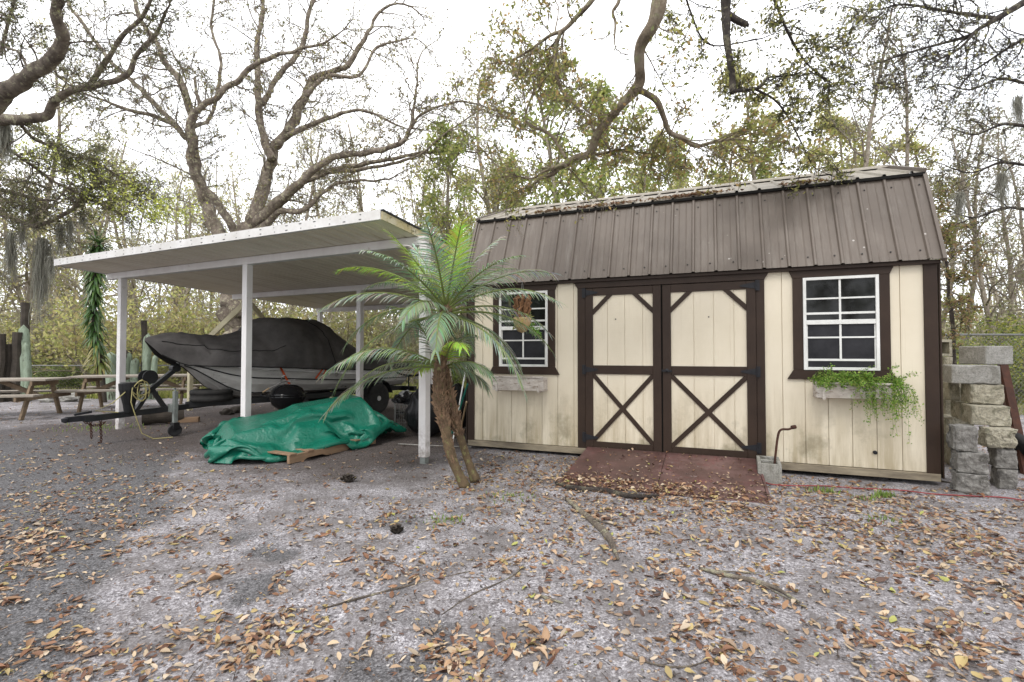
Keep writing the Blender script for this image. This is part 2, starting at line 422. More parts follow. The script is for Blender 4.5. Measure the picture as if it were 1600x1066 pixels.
sand = mixc(t, ramp(t, noi(t, 5.5, 6, .7, v, .8), [(.54, 0), (.66, .65)]), sand, (.11, .095, .09))
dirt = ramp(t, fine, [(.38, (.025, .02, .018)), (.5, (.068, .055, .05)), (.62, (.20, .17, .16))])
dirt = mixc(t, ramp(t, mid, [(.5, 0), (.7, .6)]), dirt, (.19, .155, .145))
drv = ramp(t, fine, [(.38, (.03, .03, .031)), (.5, (.085, .083, .085)), (.64, (.25, .245, .25))])
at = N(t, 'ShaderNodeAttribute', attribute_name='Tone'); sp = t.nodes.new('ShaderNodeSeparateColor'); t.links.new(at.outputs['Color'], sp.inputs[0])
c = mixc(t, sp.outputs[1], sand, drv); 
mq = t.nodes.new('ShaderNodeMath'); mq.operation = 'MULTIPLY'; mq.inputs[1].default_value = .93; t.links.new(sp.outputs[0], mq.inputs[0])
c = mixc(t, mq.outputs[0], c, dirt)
t.links.new(c, b.inputs['Base Color']); b.inputs['Roughness'].default_value = .95; b.inputs['Specular IOR Level'].default_value = .15
bump(t, b, mixc(t, .5, fine, mid), .012, .9)
me.materials.append(m)
g = bpy.data.objects.new('ground', me); COL.objects.link(g); tag(g, kind='structure')

# ------------------------------------------------------------------ shed
SX, SY, STH, SL = 3.973, 4.594, .379, 4.88
wl = Vector((-math.cos(STH), math.sin(STH), 0)); bk = Vector((math.sin(STH), math.cos(STH), 0))
sroot = Vector((SX, SY, 0)) + wl*(SL/2)
shed = thing('shed', 'cream and brown barn-roofed storage shed with crossed double doors', 'shed', sroot, -STH)
def X(u): return SL/2-u
def shed_w(u, b_, z=0): return Vector((SX, SY, z))+wl*u+bk*b_
ZB, ZE = .115, 2.10
HL = SL/2; D1, H1, D2, H2, OE = .428, .936, 1.13, .449, .086
ZK, ZR = ZE+H1, ZE+H1+H2
YB = -OE; YK = YB+D1; YR = YK+D2; DEP = 2*YR
PU = [('d', 1.50, 3.42)]
wins = [.772, 4.12]
# front siding boards
mb = MB(); x = -HL+.09
cuts = []
xx = -HL+.0
while xx < HL-.01:
    a = max(xx, -HL); b_ = min(xx+.2, HL)
    mb.box((a+.0035, 0, ZB), (b_-.0035, .012, ZE-.02)); 
    xx += .2
mb.box((-HL, .0125, ZB), (HL, .05, ZE-.02))
mb.build('front_wall', M['siding'], shed)
mb = MB()
gab = [(.052, ZB), (.052, ZE-.02), (.06, ZE), (YK+.03, ZK-.03), (YR, ZR-.04), (DEP-YK-.03, ZK-.03), (DEP-.06, ZE), (DEP-.05, ZB)]
for sgn in (-1, 1):
    mb.prism(gab, sgn*HL-.02, sgn*HL+.02, axes='yz')
mb.box((-HL+.022, DEP-.09, ZB), (HL-.022, DEP-.05, ZE-.02))
mb.build('side_wall', M['siding'], shed)
mb = MB()
for sgn in (-1, 1):
    x0, x1 = (HL-.10, HL+.004) if sgn > 0 else (-HL-.004, -HL+.085)
    mb.box((x0, -.02, ZB-.05), (x1, -.001, ZE)); mb.box((x0 if sgn < 0 else HL+.0205, -.001, ZB-.05), (x1 if sgn > 0 else -HL-.0205, .1, ZE-.05)) if False else None
    mb.box((sgn*(HL+.021), -.001, ZB-.05), (sgn*(HL+.036), .10, ZE-.03))
mb.split('corner_trim', M['brown_trim'], shed, bevel=.002)
mb = MB(); mb.box((-HL-.0, -.03, ZB-.075), (HL+.0, .03, ZB-.006)); mb.build('base_board', M['weathered_board'], shed, bevel=.003)
mb = MB()
for yy in (.25, 1.2, 2.1, 2.9): mb.box((-HL+.02, yy, -.03), (HL-.02, yy+.1, ZB-.04))
mb.box((-HL+.03, .06, ZB-.04), (HL-.03, DEP-.12, ZB-.01))
mb.split('skid', M['dark'], shed)
mb = MB(); mb.box((-HL-.02, -.055, ZE-.035), (HL+.02, .02, ZE-.002)); mb.build('soffit', M['brown_trim'], shed)
# ribbed roof sheets
def rib_profile(x0, x1, step=.229, h=.02):
    P = []; x = x0+.03
    P.append((x0, 0))
    while x < x1-.02:
        P += [(x-.02, 0), (x-.009, h), (x+.009, h), (x+.02, 0)]
        for q in (.075, .15):
            if x+q < x1-.03: P += [(x+q-.008, 0), (x+q, .003), (x+q+.008, 0)]
        x += step
    P.append((x1, 0)); return P
def sheet(p0, p1, x0, x1, mat, name, mi_extra=None, ribh=.02):
    d = Vector((0, p1[0]-p0[0], p1[1]-p0[1])); n = Vector((0, -d.z, d.y)).normalized()
    if n.z < 0: n = -n
    mb = MB(); P = rib_profile(x0, x1, h=ribh); vs = []
    for yy, zz in (p0, p1):
        for px, h in P: vs.append(Vector((px, yy, zz))+n*h)
    k = len(P); fs = [(i, i+1, k+i+1, k+i) for i in range(k-1)]
    o = len(mb.v); mb.add(vs, fs)
    mb.add([q-n*.004 for q in vs], [tuple(reversed(f)) for f in fs])
    mb.add([vs[0], vs[k], vs[k]-n*.02, vs[0]-n*.02], [(0, 1, 2, 3)]); 
    return mb.build(name, mat, shed), d, n
RX0, RX1 = -HL-.03, HL+.03
lo, d, n = sheet((YB, ZE-.0), (YK, ZK), RX0, RX1, M['roof'], 'lower_roof_panel')
up_, d2, n2 = sheet((YK-.03, ZK+.004), (YR, ZR), RX0-.0, RX1, M['dusty_roof'], 'upper_roof_panel')
sheet((DEP-YB-.0, ZE), (DEP-YK, ZK), RX0, RX1, M['roof'], 'rear_roof_panel')
sheet((DEP-YK+.03, ZK+.004), (YR, ZR), RX0, RX1, M['roof'], 'rear_roof_panel')
mb = MB()   # screws
x = RX0+.03
while x < RX1-.1:
    for tt in (.10, .86):
        p = Vector((x+.17 if tt < .5 else x+.05, YB+(YK-YB)*tt, ZE+H1*tt))+n*.004
        mb.lathe([(.008, 0), (.008, .004), (.0, .006)], 8, Matrix.Translation(p) @ n.to_track_quat('Z', 'X').to_matrix().to_4x4())
    x += .229
mb.split('screw', M['screw'], shed)
mb = MB()
mb.box((RX0-.006, YK-.045, ZK-.03), (RX1+.006, YK-.012, ZK+.0005)); mb.build('knee_gap_strip', M['dark'], shed)  # dark strip painting the shaded gap under the overhanging upper panel
mb = MB()
for xe, s in ((RX1, 1), (RX0, -1)):
    for (a, c_) in (((YB-.006, ZE-.01), (YK-.006, ZK+.006)), ((YK-.04, ZK+.012), (YR, ZR+.012)), ((DEP-YB, ZE), (DEP-YK, ZK)), ((DEP-YK, ZK+.01), (YR, ZR+.008))):
        p = Vector((xe+s*.004, a[0], a[1])); q = Vector((xe+s*.004, c_[0], c_[1]))
        mb.bar(p, q, .03, .05, up=(0, -.7, .7))
mb.split('rake_trim', M['roof'], shed)
mb = MB()
pr = [(-.16, -.055), (-.14, -.03), (-.02, .014), (0, .028), (.02, .014), (.14, -.03), (.16, -.055)]
vs = []; k = len(pr)
for xe in (RX0-.01, RX1+.01):
    for a, h in pr: vs.append((xe, YR+a, ZR+h+.012))
mb.add(vs, [(i, i+1, k+i+1, k+i) for i in range(k-1)]); mb.build('ridge_cap', M['dusty_roof'], shed)
# door surround and leaves
UD0, UD1 = 1.44, 3.43
mb = MB()
zt = 1.995
mb.box((X(UD1), -.022, ZB-.02), (X(3.335), -.001, zt)); mb.box((X(1.52), -.022, ZB-.02), (X(UD0), -.001, zt))
mb.prism([(X(UD1)-.0, zt+.001), (X(UD0), zt+.001), (X(UD0)+.06, ZE-.005), (X(UD1)-.06, ZE-.005)], -.026, -.001)
mb.split('door_surround', M['brown_trim'], shed, bevel=.002)
mb = MB(); mb.box((X(3.335), -.006, ZB-.02), (X(1.52), -.0015, zt)); mb.build('door_reveal', M['dark'], shed)
def door(u0, u1, hinge):
    d_ = thing('door', None, None); del_ = d_; d_.parent = shed; d_.location = (X(u1), 0, 0)
    w = u1-u0; z0, z1 = ZB-.01, zt-.008
    mb = MB(); xx = .0
    off = .06 if hinge == 'l' else .13
    edges = [.005]+[off+.2*i for i in range(1, 5) if off+.2*i < w-.02]+[w-.005]
    for a, c_ in zip(edges[:-1], edges[1:]): mb.box((a+.003, -.014, z0), (c_-.003, -.0065, z1))
    mb.box((.006, -.0064, z0), (w-.006, -.006+.001, z1))
    mb.build('door_panel', M['siding'], d_)
    mb = MB(); s = .092
    f, k_ = -.034, -.0145
    mb.box((.003, f, z0), (s, k_, z1)); mb.box((w-s, f, z0), (w-.003, k_, z1))
    mb.box((s+.001, f+.003, z1-.085), (w-s-.001, k_, z1)); mb.box((s+.001, f+.003, z0), (w-s-.001, k_, z0+.095))
    mb.box((s+.001, f+.003, .985), (w-s-.001, k_, 1.085))
    mb.build('door_frame', M['brown_trim'], d_, bevel=.002)
    mb = MB(); f2 = f+.007
    def diag(p, q, wd=.048, dy=0): mb.bar((p[0], f2+dy+.005, p[1]), (q[0], f2+dy+.005, q[1]), .012, wd, up=Vector((q[1]-p[1], 0, -(q[0]-p[0]))))
    tz = z1-.09
    diag((s-.035, tz-.225), (s+.235, tz+.045)); diag((w-s+.035, tz-.225), (w-s-.235, tz+.045))
    diag((s-.02, z0+.075), (w-s+.02, 1.00)); diag((s-.02, 1.00), (w-s+.02, z0+.075), dy=.0025)
    mb.split('cross_brace', M['brown_trim'], d_)
    for zz in (z0+.14, 1.035, z1-.05):
        mb = MB(); sg = 1 if hinge == 'l' else -1; x0 = .0 if hinge == 'l' else w
        xs_ = sorted((x0-sg*.035, x0+sg*.004))
        mb.box((xs_[0], f-.006, zz-.055), (xs_[1], f-.001, zz+.055))
        vs = [(x0+sg*.004, f-.006, zz-.035), (x0+sg*.004, f-.006, zz+.035), (x0+sg*.15, f-.006, zz+.008), (x0+sg*.15, f-.006, zz-.008)]
        vs += [(a, f-.001, c_) for a, _, c_ in vs]
        mb.add(vs, [(0, 1, 2, 3), (7, 6, 5, 4), (0, 4, 5, 1), (1, 5, 6, 2), (2, 6, 7, 3), (3, 7, 4, 0)])
        mb.tube([(x0, f-.008, zz-.055), (x0, f-.008, zz+.055)], .008, 8)
        mb.build('hinge', M['black_iron'], d_)
    if hinge == 'r':
        mb = MB(); mb.lathe([(.022, 0), (.022, .006), (.01, .01), (.01, .03), (.0, .032)], 12, Matrix.Translation((s*.5, f, 1.035)) @ Matrix.Rotation(R(90), 4, 'X'))
        mb.bar((s*.5-.055, f-.02, 1.035), (s*.5+.055, f-.02, 1.03), .012, .02)
        mb.build('handle', M['black_iron'], d_)
    return d_
dl = door(2.472, 3.335, 'l'); dr = door(1.52, 2.462, 'r')
def window(uc):
    w_ = thing('window', None, None); w_.parent = shed; w_.location = (X(uc), 0, 1.06)
    hw, H = .32, .93
    mb = MB(); tw = .09
    mb.box((-hw-tw, -.022, -.0), (-hw-.001, -.001, H+.001)); mb.box((hw+.001, -.022, 0), (hw+tw, -.001, H+.001))
    mb.prism([(-hw-tw, H+.002), (hw+tw, H+.002), (hw+tw+.045, ZE-1.065), (-hw-tw-.045, ZE-1.065)], -.025, -.001)
    mb.prism([(-hw-tw-.055, -.095), (hw+tw+.055, -.095), (hw+tw, -.001), (-hw-tw, -.001)], -.027, -.001)
    mb.split('window_trim', M['brown_trim'], w_, bevel=.002)
    mb = MB(); fw = .028; f0, f1 = -.035, -.002
    mb.box((-hw, f0, 0), (-hw+fw, f1, H)); mb.box((hw-fw, f0, 0), (hw, f1, H))
    mb.box((-hw+fw+.0005, f0, 0), (hw-fw-.0005, f1, fw)); mb.box((-hw+fw+.0005, f0, H-fw), (hw-fw-.0005, f1, H))
    mb.box((-hw+fw+.0005, f0+.003, .455), (hw-fw-.0005, f1, .50))
    # inner sash lines
    for z_ in (.09, .555): mb.box((-hw+fw+.0005, f0+.016, z_), (hw-fw-.0005, f1, z_+.022))
    for a in (-hw+fw, hw-fw-.012): mb.box((a+.0006, f0+.017, fw+.001), (a+.0114, f1, .454))
    mb.build('frame', M['white_vinyl'], w_, bevel=.0015)
    mb = MB()
    mb.box((-.009, f0+.012, .112), (.009, f0+.02, .454)); mb.box((-.009, f0+.012, .5005), (.009, f0+.02, H-fw-.0005))
    for z_ in (.325, .715): mb.box((-hw+fw+.001, f0+.0125, z_-.008), (hw-fw-.001, f0+.019, z_+.008))
    mb.build('muntin', M['white_vinyl'], w_)
    mb = MB(); mb.box((-hw+fw, -.013, .5), (hw-fw, -.0095, H-fw)); mb.build('pane', M['glass'], w_)
    mb = MB(); mb.box((-hw+fw, -.013, fw), (hw-fw, -.0095, .455)); mb.build('pane', M['screen'], w_)
for wc in wins: window(wc)
def flower_box(uc, wd, z0, z1, lab, nm='flower_box'):
    f_ = thing(nm, lab, None); f_.parent = shed; f_.location = (X(uc), 0, z0); h = z1-z0
    mb = MB()
    mb.box((-wd/2, -.17, .015), (wd/2, -.155, h)); mb.box((-wd/2, -.03, .015), (wd/2, -.0015, h))
    for s in (-1, 1): mb.box((min(s*wd/2, s*(wd/2-.015)), -.1548, .015), (max(s*wd/2, s*(wd/2-.015)), -.0302, h-.002))
    mb.box((-wd/2-.01, -.185, h), (wd/2+.01, -.15, h+.018)); mb.box((-wd/2+.02, -.154, .016), (wd/2-.02, -.031, .03))
    mb.build('board', M['box_white'], f_, bevel=.002)
    mb = MB()
    for s in (-1, 1):
        xb = s*(wd/2-.06); mb.box((xb-.012, -.19, .0), (xb+.012, -.003, .013)); mb.box((xb-.012, -.192, .014), (xb+.012, -.1705, h*.55))
    mb.split('bracket', M['box_white'], f_)
    return f_
flower_box(4.14, .66, .76, .93, 'empty flaking white flower box under the left window')
flower_box(.70, .62, .78, .93, None)
# electrical knot plate on right wall
mb = MB(); mb.lathe([(.018, 0), (.018, .02), (0, .022)], 10, Matrix.Translation((X(.50), 0, .27)) @ Matrix.Rotation(R(90), 4, 'X')); mb.build('wall_plug', M['black_iron'], shed)
mb = MB()
for (u_, z_) in ((2.98, 1.62), (1.98, 1.62)): mb.lathe([(.008, 0), (.008, .004), (0, .005)], 8, Matrix.Translation((X(u_), -.014, z_)) @ Matrix.Rotation(R(90), 4, 'X'))
mb.split('nail_hole', M['black_iron'], shed)

# ------------------------------------------------------------------ ramp
rp = thing('ramp', 'weathered red wooden ramp at the foot of the shed doors', 'ramp', shed_w(2.44, 0), -STH)
RW0, RW1, RL = -.87, .90, 1.27
def ramp_z(yl): return .135+(yl+.04)/(RL-.04)*.115
mb = MB(); 
for k in range(2):
    a = RW0+(RW1-RW0)*k/2; c_ = RW0+(RW1-RW0)*(k+1)/2
    mb.prism([(-.045, .05), (-.045, .135), (-RL, .02), (-RL, -.02)], a+.002, c_-.002, axes='yz')
mb.split('ramp_board', M['ramp'], rp, bevel=.003)
mb = MB(); mb.bar((RW1+.012, -.045, .11), (RW1+.012, -RL+.1, .005), .02, .05); mb.build('side_rail', M['ramp'], rp)

# ------------------------------------------------------------------ carport
car = thing('carport', 'open carport with flat white metal roof on white posts', 'carport', (CO.x, CO.y, 0), -CTH)
CW, CD, CH, CB = 6.31, 5.37, 2.665, -.0476
def rz(b_): return CH+CB*b_
def umin(b_): return .045*b_
TH = .085
mb = MB(); n_ = 42      # pans: seams along b
for i in range(n_):
    a0, a1 = i/n_, (i+1)/n_
    for (zo, zz) in ((0, 0),):
        vs = []
        for b_ in (0.012, CD-.012):
            u0 = umin(b_); wd = CW-.012-u0-.012
            ua, ub = u0+.012+wd*a0+.003, u0+.012+wd*a1-.003
            ue = ua+.012; uf = ub-.012
            for (uu, dz) in ((ua, .022), (ue, .0), (uf, .0), (ub, .022)): vs.append((-uu, b_, rz(b_)-TH+dz))
        mb.add(vs, [(0, 1, 5, 4), (1, 2, 6, 5), (2, 3, 7, 6)])
        mb.add([(-(ua-.007), .012, rz(.012)-TH+.0225), (-(ua+.006), .012, rz(.012)-TH+.0225), (-(ua+.006), CD-.012, rz(CD)-TH+.0225), (-(ua-.007), CD-.012, rz(CD)-TH+.0225)], [(0, 1, 2, 3)])
mb.build('roof_panel', M['soffit'], car)
mb = MB()
vs = [(-umin(0), 0, rz(0)-.004), (-CW, 0, rz(0)-.004), (-CW, CD, rz(CD)-.004), (-umin(CD), CD, rz(CD)-.004)]
mb.add(vs+[(x, y, z-.012) for x, y, z in vs], [(0, 1, 2, 3), (7, 6, 5, 4), (0, 4, 5, 1), (1, 5, 6, 2), (2, 6, 7, 3), (3, 7, 4, 0)]); mb.build('roof_top', M['dusty_roof'], car)
mb = MB(); mb.box((-CW-.01, -.012, rz(0)-.095), (0.0, .0, rz(0)+.006)); mb.box((-CW-.01, .0005, rz(0)-.095), (0, .03, rz(0)-.088)); mb.build('front_fascia', M['fascia'], car)
mb = MB(); mb.bar((-CW-.006, .001, rz(0)-.045), (-CW-.006, CD, rz(CD)-.045), .01, .1); mb.bar((-CW, CD+.004, rz(CD)-.045), (-umin(CD), CD+.004, rz(CD)-.045), .01, .1); mb.split('side_fascia', M['fascia'], car)
mb = MB(); mb.bar((.008, .002, rz(0)-.053), (-umin(CD)+.008, CD, rz(CD)-.053), .012, .085); mb.build('mossy_fascia', M['fascia_mossy'], car)
mb = MB(); mb.bar((.012, .0, rz(0)+.0), (-umin(CD)+.012, CD, rz(CD)+.0), .03, .018); mb.build('drip_edge', M['black_iron'], car)
mb = MB(); u_ = .25
while u_ < CW:
    for dz in (-.02, -.07):
        mb.box((-u_-.004+rnd.uniform(-.03, .03), -.0145, rz(0)+dz-.004), (-u_+.004, -.0125, rz(0)+dz+.004))
    u_ += .21
mb.split('screw', M['screw'], car)
beams = [(.70, .0), (2.92, 0), (5.15, 0)]
for bb, _ in beams:
    mb = MB(); zz = rz(bb)-TH-.004; mb.box((-CW+.06, bb-.045, zz-.10), (-umin(bb)+(.095 if bb < 1 else 0), bb+.045, zz)); mb.build('beam', M['white_paint'], car, bevel=.003)
PS = .047
posts = [(-.045, 0), (2.887, 0), (5.878, 0), (.14+PS, 1), (2.887, 1), (5.878, 1), (.25+PS, 2), (2.9, 2), (6.17, 2)]
for u_, bi in posts:
    bb = beams[bi][0]; zz = rz(bb)-TH-.105; wpt = Vector((CO.x, CO.y))
    mb = MB(); zb_ = .07 if (bi == 0 and u_ < 1) else -.02
    if bi == 0 and 2 < u_ < 3: zb_ = -.02
    mb.box((-u_-PS, bb-PS, zb_), (-u_+PS, bb+PS, zz)); p_ = mb.build('post', M['white_paint'], car, bevel=.004)
    if zb_ > 0:
        mb = MB(); mb.box((-u_-.035, bb-.035, -.03), (-u_+.035, bb+.035, .069)); mb.build('post_base', M['galv'], p_)
mb = MB(); mb.bar(W(384, 470, 10.02)-Vector((CO.x, CO.y, 0)), (0, 0, 0), .01, .01) if False else None
Rz = Matrix.Rotation(CTH, 4, 'Z')
def c_loc(p): return Rz @ (Vector(p)-Vector((CO.x, CO.y, 0)))
mb = MB(); mb.bar(c_loc((-5.50, 10.06, 2.22)), c_loc((-6.86, 10.42, 1.13)), .045, .11); mb.bar(c_loc((-6.84, 10.47, -.05)), c_loc((-6.84, 10.47, 1.22)), .08, .08)
mb.bar(c_loc((-5.36, 10.10, 2.22)), c_loc((-4.55, 12.5, 0)), .045, .10); mb.split('raking_brace', basic('cream_brace', (.66, .60, .42), (.5, .45, .3), .7, 4), car)

# ------------------------------------------------------------------ boat on trailer
TP = Vector((-5.62, 6.45, 0)); TA = math.atan2(.469, .883)
trl = thing('boat_trailer', 'black boat trailer with winch stand under the covered boat', 'trailer', TP, -TA)   # local y = along to stern, local x = to the right
mb = MB()
mb.bar((0, .02, .36), (0, 2.3, .44), .08, .08); 
for s in (-1, 1):
    mb.bar((0, 1.3, .43), (s*.62, 2.6, .45), .06, .09); mb.bar((s*.62, 2.6, .45), (s*.62, 5.5, .45), .06, .09)
for yy in (2.7, 3.6, 4.48, 5.4): mb.bar((-.62, yy, .43), (.62, yy, .43), .06, .06)
for s in (-1, 1): mb.bar((s*.38, 3.2, .52), (s*.38, 5.5, .54), .09, .05)
mb.build('frame', M['trailer'], trl, bevel=.004)
mb = MB(); mb.bar((0, -.16, .375), (0, .12, .375), .07, .07); mb.lathe([(.0, -.04), (.04, -.02), (.045, .02), (.0, .04)], 12, Matrix.Translation((0, -.17, .37))); mb.bar((0, -.08, .43), (0, .1, .45), .03, .03); mb.build('coupler', M['black_iron'], trl, smooth=False)
def chain(mb, p, q, sag, n):
    for i in range(n):
        t0 = i/n; a = Vector(p).lerp(Vector(q), t0); a.z -= sag*4*t0*(1-t0)
        b_ = Vector(p).lerp(Vector(q), (i+1)/n); b_.z -= sag*4*(i+1)/n*(1-(i+1)/n)
        c_ = (a+b_)/2; d_ = (b_-a).normalized(); sd = Vector((1, 0, 0)) if i % 2 else Vector((0, 1, 0)); sd = (sd-d_*sd.dot(d_)).normalized()
        L_ = (b_-a).length*.75; pts = [c_+d_*math.cos(k*math.pi/4)*L_+sd*math.sin(k*math.pi/4)*.014 for k in range(9)]
        mb.tube(pts, .0045, 5, cap=False)
mb = MB(); chain(mb, (.03, .08, .33), (.04, .09, .10), 0, 10); chain(mb, (.0, .20, .33), (.01, .21, .03), 0, 12); chain(mb, (.03, .02, .33), (.02, .25, .3), .05, 10); mb.build('safety_chain', M['rust'], trl)
mb = MB(); mb.bar((.14, 1.06, .12), (.14, 1.06, .66), .055, .055, up=(0, 1, 0)); mb.bar((.03, 1.06, .41), (.14, 1.06, .41), .09, .12); mb.tube([(.14, 1.06, .66), (.14, 1.06, .70), (.2, 1.0, .70)], .012, 6)
jk = mb.build('jack', M['galv'], trl, bevel=.003)
mb = MB(); mb.lathe([(.03, -.025), (.08, -.03), (.09, -.015), (.09, .015), (.08, .03), (.03, .025)], 18, Matrix.Translation((.14, 1.06, .085)) @ Matrix.Rotation(R(90), 4, 'Y') @ Matrix.Rotation(R(20), 4, 'X')); mb.box((.09, 1.02, .1), (.19, 1.1, .2)); mb.build('jack_wheel', M['black_plastic'], trl)
# winch stand
mb = MB(); mb.bar((0, .62, .42), (0, .80, .72), .06, .05); mb.bar((0, 1.0, .40), (0, .80, .72), .06, .05); mb.bar((0, .70, .62), (0, 1.12, .98), .07, .06)
mb.build('winch_stand', M['trailer'], trl)
mb = MB(); mb.lathe([(.03, -.07), (.10, -.07), (.10, -.06), (.045, -.055), (.045, .055), (.10, .06), (.10, .07), (.03, .07)], 20, Matrix.Translation((.0, .76, .88)) @ Matrix.Rotation(R(90), 4, 'Y')); mb.lathe([(.0, -.05), (.06, -.05), (.06, .05), (0, .05)], 14, Matrix.Translation((.0, 1.12, 1.0)) @ Matrix.Rotation(R(90), 4, 'Y')); mb.split('winch', M['black_plastic'], trl)
mb = MB(); mb.lathe([(.06, .0), (.07, .1), (.12, .32), (.125, .40), (.10, .42), (0, .42)], 16, Matrix.Translation((.02, .52, .40))); mb.build('winch_housing', M['black_plastic'], trl)
def rope(mb, n, c, r, sd):
    rr = random.Random(sd)
    for k in range(n):
        pts = []; a0 = rr.uniform(0, 6)
        rx, rz_ = r*rr.uniform(.5, 1.2), r*rr.uniform(.6, 1.6)
        for i in range(12): a = a0+i*.55; pts.append((c[0]+rr.uniform(-.02, .02)+.13, c[1]+rx*math.cos(a), c[2]+rz_*math.sin(a)))
        mb.tube(pts, .007, 5)
mb = MB(); rope(mb, 4, (0, .62, .70), .10, 4); mb.tube([(.15, .50, .75), (.16, .48, .55), (.17, .55, .3), (.16, .62, .1), (.2, .75, .01), (.3, .95, .01)], .007, 5); mb.tube([(.12, .35, .42), (.1, .1, .47), (.08, .3, .55), (.1, .5, .75)], .007, 5); mb.build('rope', M['yellow_rope'], trl)
def wheel(parent, c, ax='X', r=.31, w=.19, name='wheel'):
    wv = thing(name, None, None); wv.parent = parent; wv.location = c
    T = Matrix.Rotation(R(90), 4, 'Y') if ax == 'X' else Matrix.Identity(4)
    mb = MB(); h = w/2; mb.lathe([(r*.62, -h*.8), (r*.75, -h), (r*.93, -h*.95), (r, -h*.7), (r*.985, -h*.3), (r*.985, -h*.26), (r, -h*.22), (r, h*.22), (r*.985, h*.26), (r*.985, h*.3), (r, h*.7), (r*.93, h*.95), (r*.75, h), (r*.62, h*.8)], 40, T)
    mb.build('tyre', M['tyre'], wv, smooth=True)
    mb = MB(); mb.lathe([(r*.62, -h*.75), (r*.62, h*.8), (r*.56, h*.7), (r*.5, h*.15), (r*.36, h*.5), (r*.16, h*.6), (r*.15, h*.95), (0, h)], 30, T)
    rm = mb.build('rim', M['rim'], wv, smooth=False)
    mb = MB()
    for k in range(5):
        a = k*2*math.pi/5; p = Vector((.25*r*math.cos(a), .25*r*math.sin(a), h*.55)); mb.lathe([(.012, 0), (.012, .02), (0, .022)], 6, T @ Matrix.Translation(p))
    for k in range(10):
        a = k*2*math.pi/10; p = Vector((.44*r*math.cos(a), .44*r*math.sin(a), h*.30)); mb.lathe([(.022, 0), (.022, .012), (0, .012)], 8, T @ Matrix.Translation(p))
    mb.split('wheel_nut', M['black_iron'], rm)
    return wv
wheel(trl, (.86, 4.48, .31)); w2 = wheel(trl, (-.86, 4.48, .31)); w2.rotation_euler = (0, 0, math.pi)
mb = MB(); mb.bar((-.86, 4.48, .31), (.86, 4.48, .31), .05, .05)
mb.build('axle', M['trailer'], trl)
for s in (-1, 1):
    mb = MB(); pts = []
    for k in range(9): a = math.pi*(.06+.88*k/8); pts.append((s*.86, 4.48-.38*math.cos(a), .33+.36*math.sin(a)))
    for p, q in zip(pts[:-1], pts[1:]): mb.bar(p, q, .22, .008)
    mb.build('fender', M['trailer'], trl)
mb = MB(); mb.bar((-.9, 5.55, .44), (.95, 5.55, .44), .06, .1); mb.box((.8, 5.5, .39), (1.0, 5.6, .49)); mb.build('light_bar', M['trailer'], trl)
# spare tyre lying on the tongue
sw = thing('spare_tyre', 'black spare tyre lying flat on the trailer tongue', 'tyre', TP+Vector((.883*.1+.469*1.62, -.469*.1+.883*1.62, .56)))
mb = MB(); r, h = .30, .095; mb.lathe([(r*.6, -h*.8), (r*.75, -h), (r*.93, -h*.95), (r, -h*.7), (r, -.03), (r*.97, -.025), (r*.97, .025), (r, .03), (r, h*.7), (r*.93, h*.95), (r*.75, h), (r*.6, h*.8), (r*.6, -h*.8)], 36); mb.build('tyre', M['tyre'], sw, smooth=True)
mb = MB(); mb.lathe([(r*.6, -h*.7), (r*.6, h*.7), (r*.45, h*.3), (0, h*.3)], 24); mb.build('rim', M['rust'], sw)

# boat: local frame, y from bow to stern
BL = 4.21
boat = thing('boat', 'grey aluminium fishing boat on a trailer under a black cover', 'boat', (-5.065, 7.495, 0), -TA)
def hw(l):   # half width at gunwale
    t_ = l/BL; return .03+.90*min(1, (1-(1-min(1, t_/.62))**2.1))
def gz(l): return lerp(1.09, .86, sst(0, .75, l/BL)) - .0*l
def kz(l): t_ = l/BL; return .48+.58*(1-sst(0, .27, t_+.02))**1.6*(1-.0)
mb = MB(); ls = [0, .04, .1, .18, .28, .4, .55, .72, .92, 1.2, 1.5, 1.9, 2.4, 3.0, 3.6, BL]
sec = [(1.0, 1.0), (1.0, .86), (.985, .84), (.97, .62), (.955, .60), (.93, .42), (.80, .17), (.78, .15), (.45, .06), (.43, .035), (0, 0)]
vs = []; 
for l in ls:
    w_, g_, k_ = hw(l), gz(l), min(kz(l), gz(l)-.02)
    row = [(w_*a*(1 if c_ > .5 else 1), l, k_+(g_-k_)*c_) for a, c_ in sec]
    vs += row + [(-x_, y_, z_) for x_, y_, z_ in row[-2::-1]]
nn = len(sec)*2-1; fs = []
mis = []
for i in range(len(ls)-1):
    for k in range(nn-1): fs.append((i*nn+k, i*nn+k+1, (i+1)*nn+k+1, (i+1)*nn+k))
fs.append(tuple((len(ls)-1)*nn+k for k in range(nn)))
mb.add(vs, fs)
for i in range(len(ls)-1):
    for kk, k in enumerate(range(nn-1)): mb.m[i*(nn-1)+k] = 1 if k in (0, nn-2) else 0
mb.build('hull', [M['hull'], M['hull_band']], boat, smooth=False)
mb = MB()
for s in (-1, 1): mb.tube([(s*(hw(l)+.008), l, gz(l)-.0) for l in ls], .022, 8)
mb.split('gunwale_rail', M['hull_band'], boat, smooth=True)
def hsec(l, a, c_): g_, k_ = gz(l), min(kz(l), gz(l)-.02); return (hw(l)*a, l, k_+(g_-k_)*c_)
mb = MB()
for s in (-1, 1):
    for a_, c_ in ((.968, .61), (.80, .17)):
        mb.tube([(s*(hsec(l, a_, c_)[0]+.006), l, hsec(l, a_, c_)[2]-.004) for l in ls[1:]], .011, 6)
mb.split('strake', M['trailer'], boat, smooth=True)
mb = MB(); mb.tube([(hw(2.2)+.02, 2.2+.03*math.cos(a*.7), gz(2.2)-.08+.03*math.sin(a*.7)) for a in range(10)], .006, 5); mb.build('cleat', M['steel'], boat)
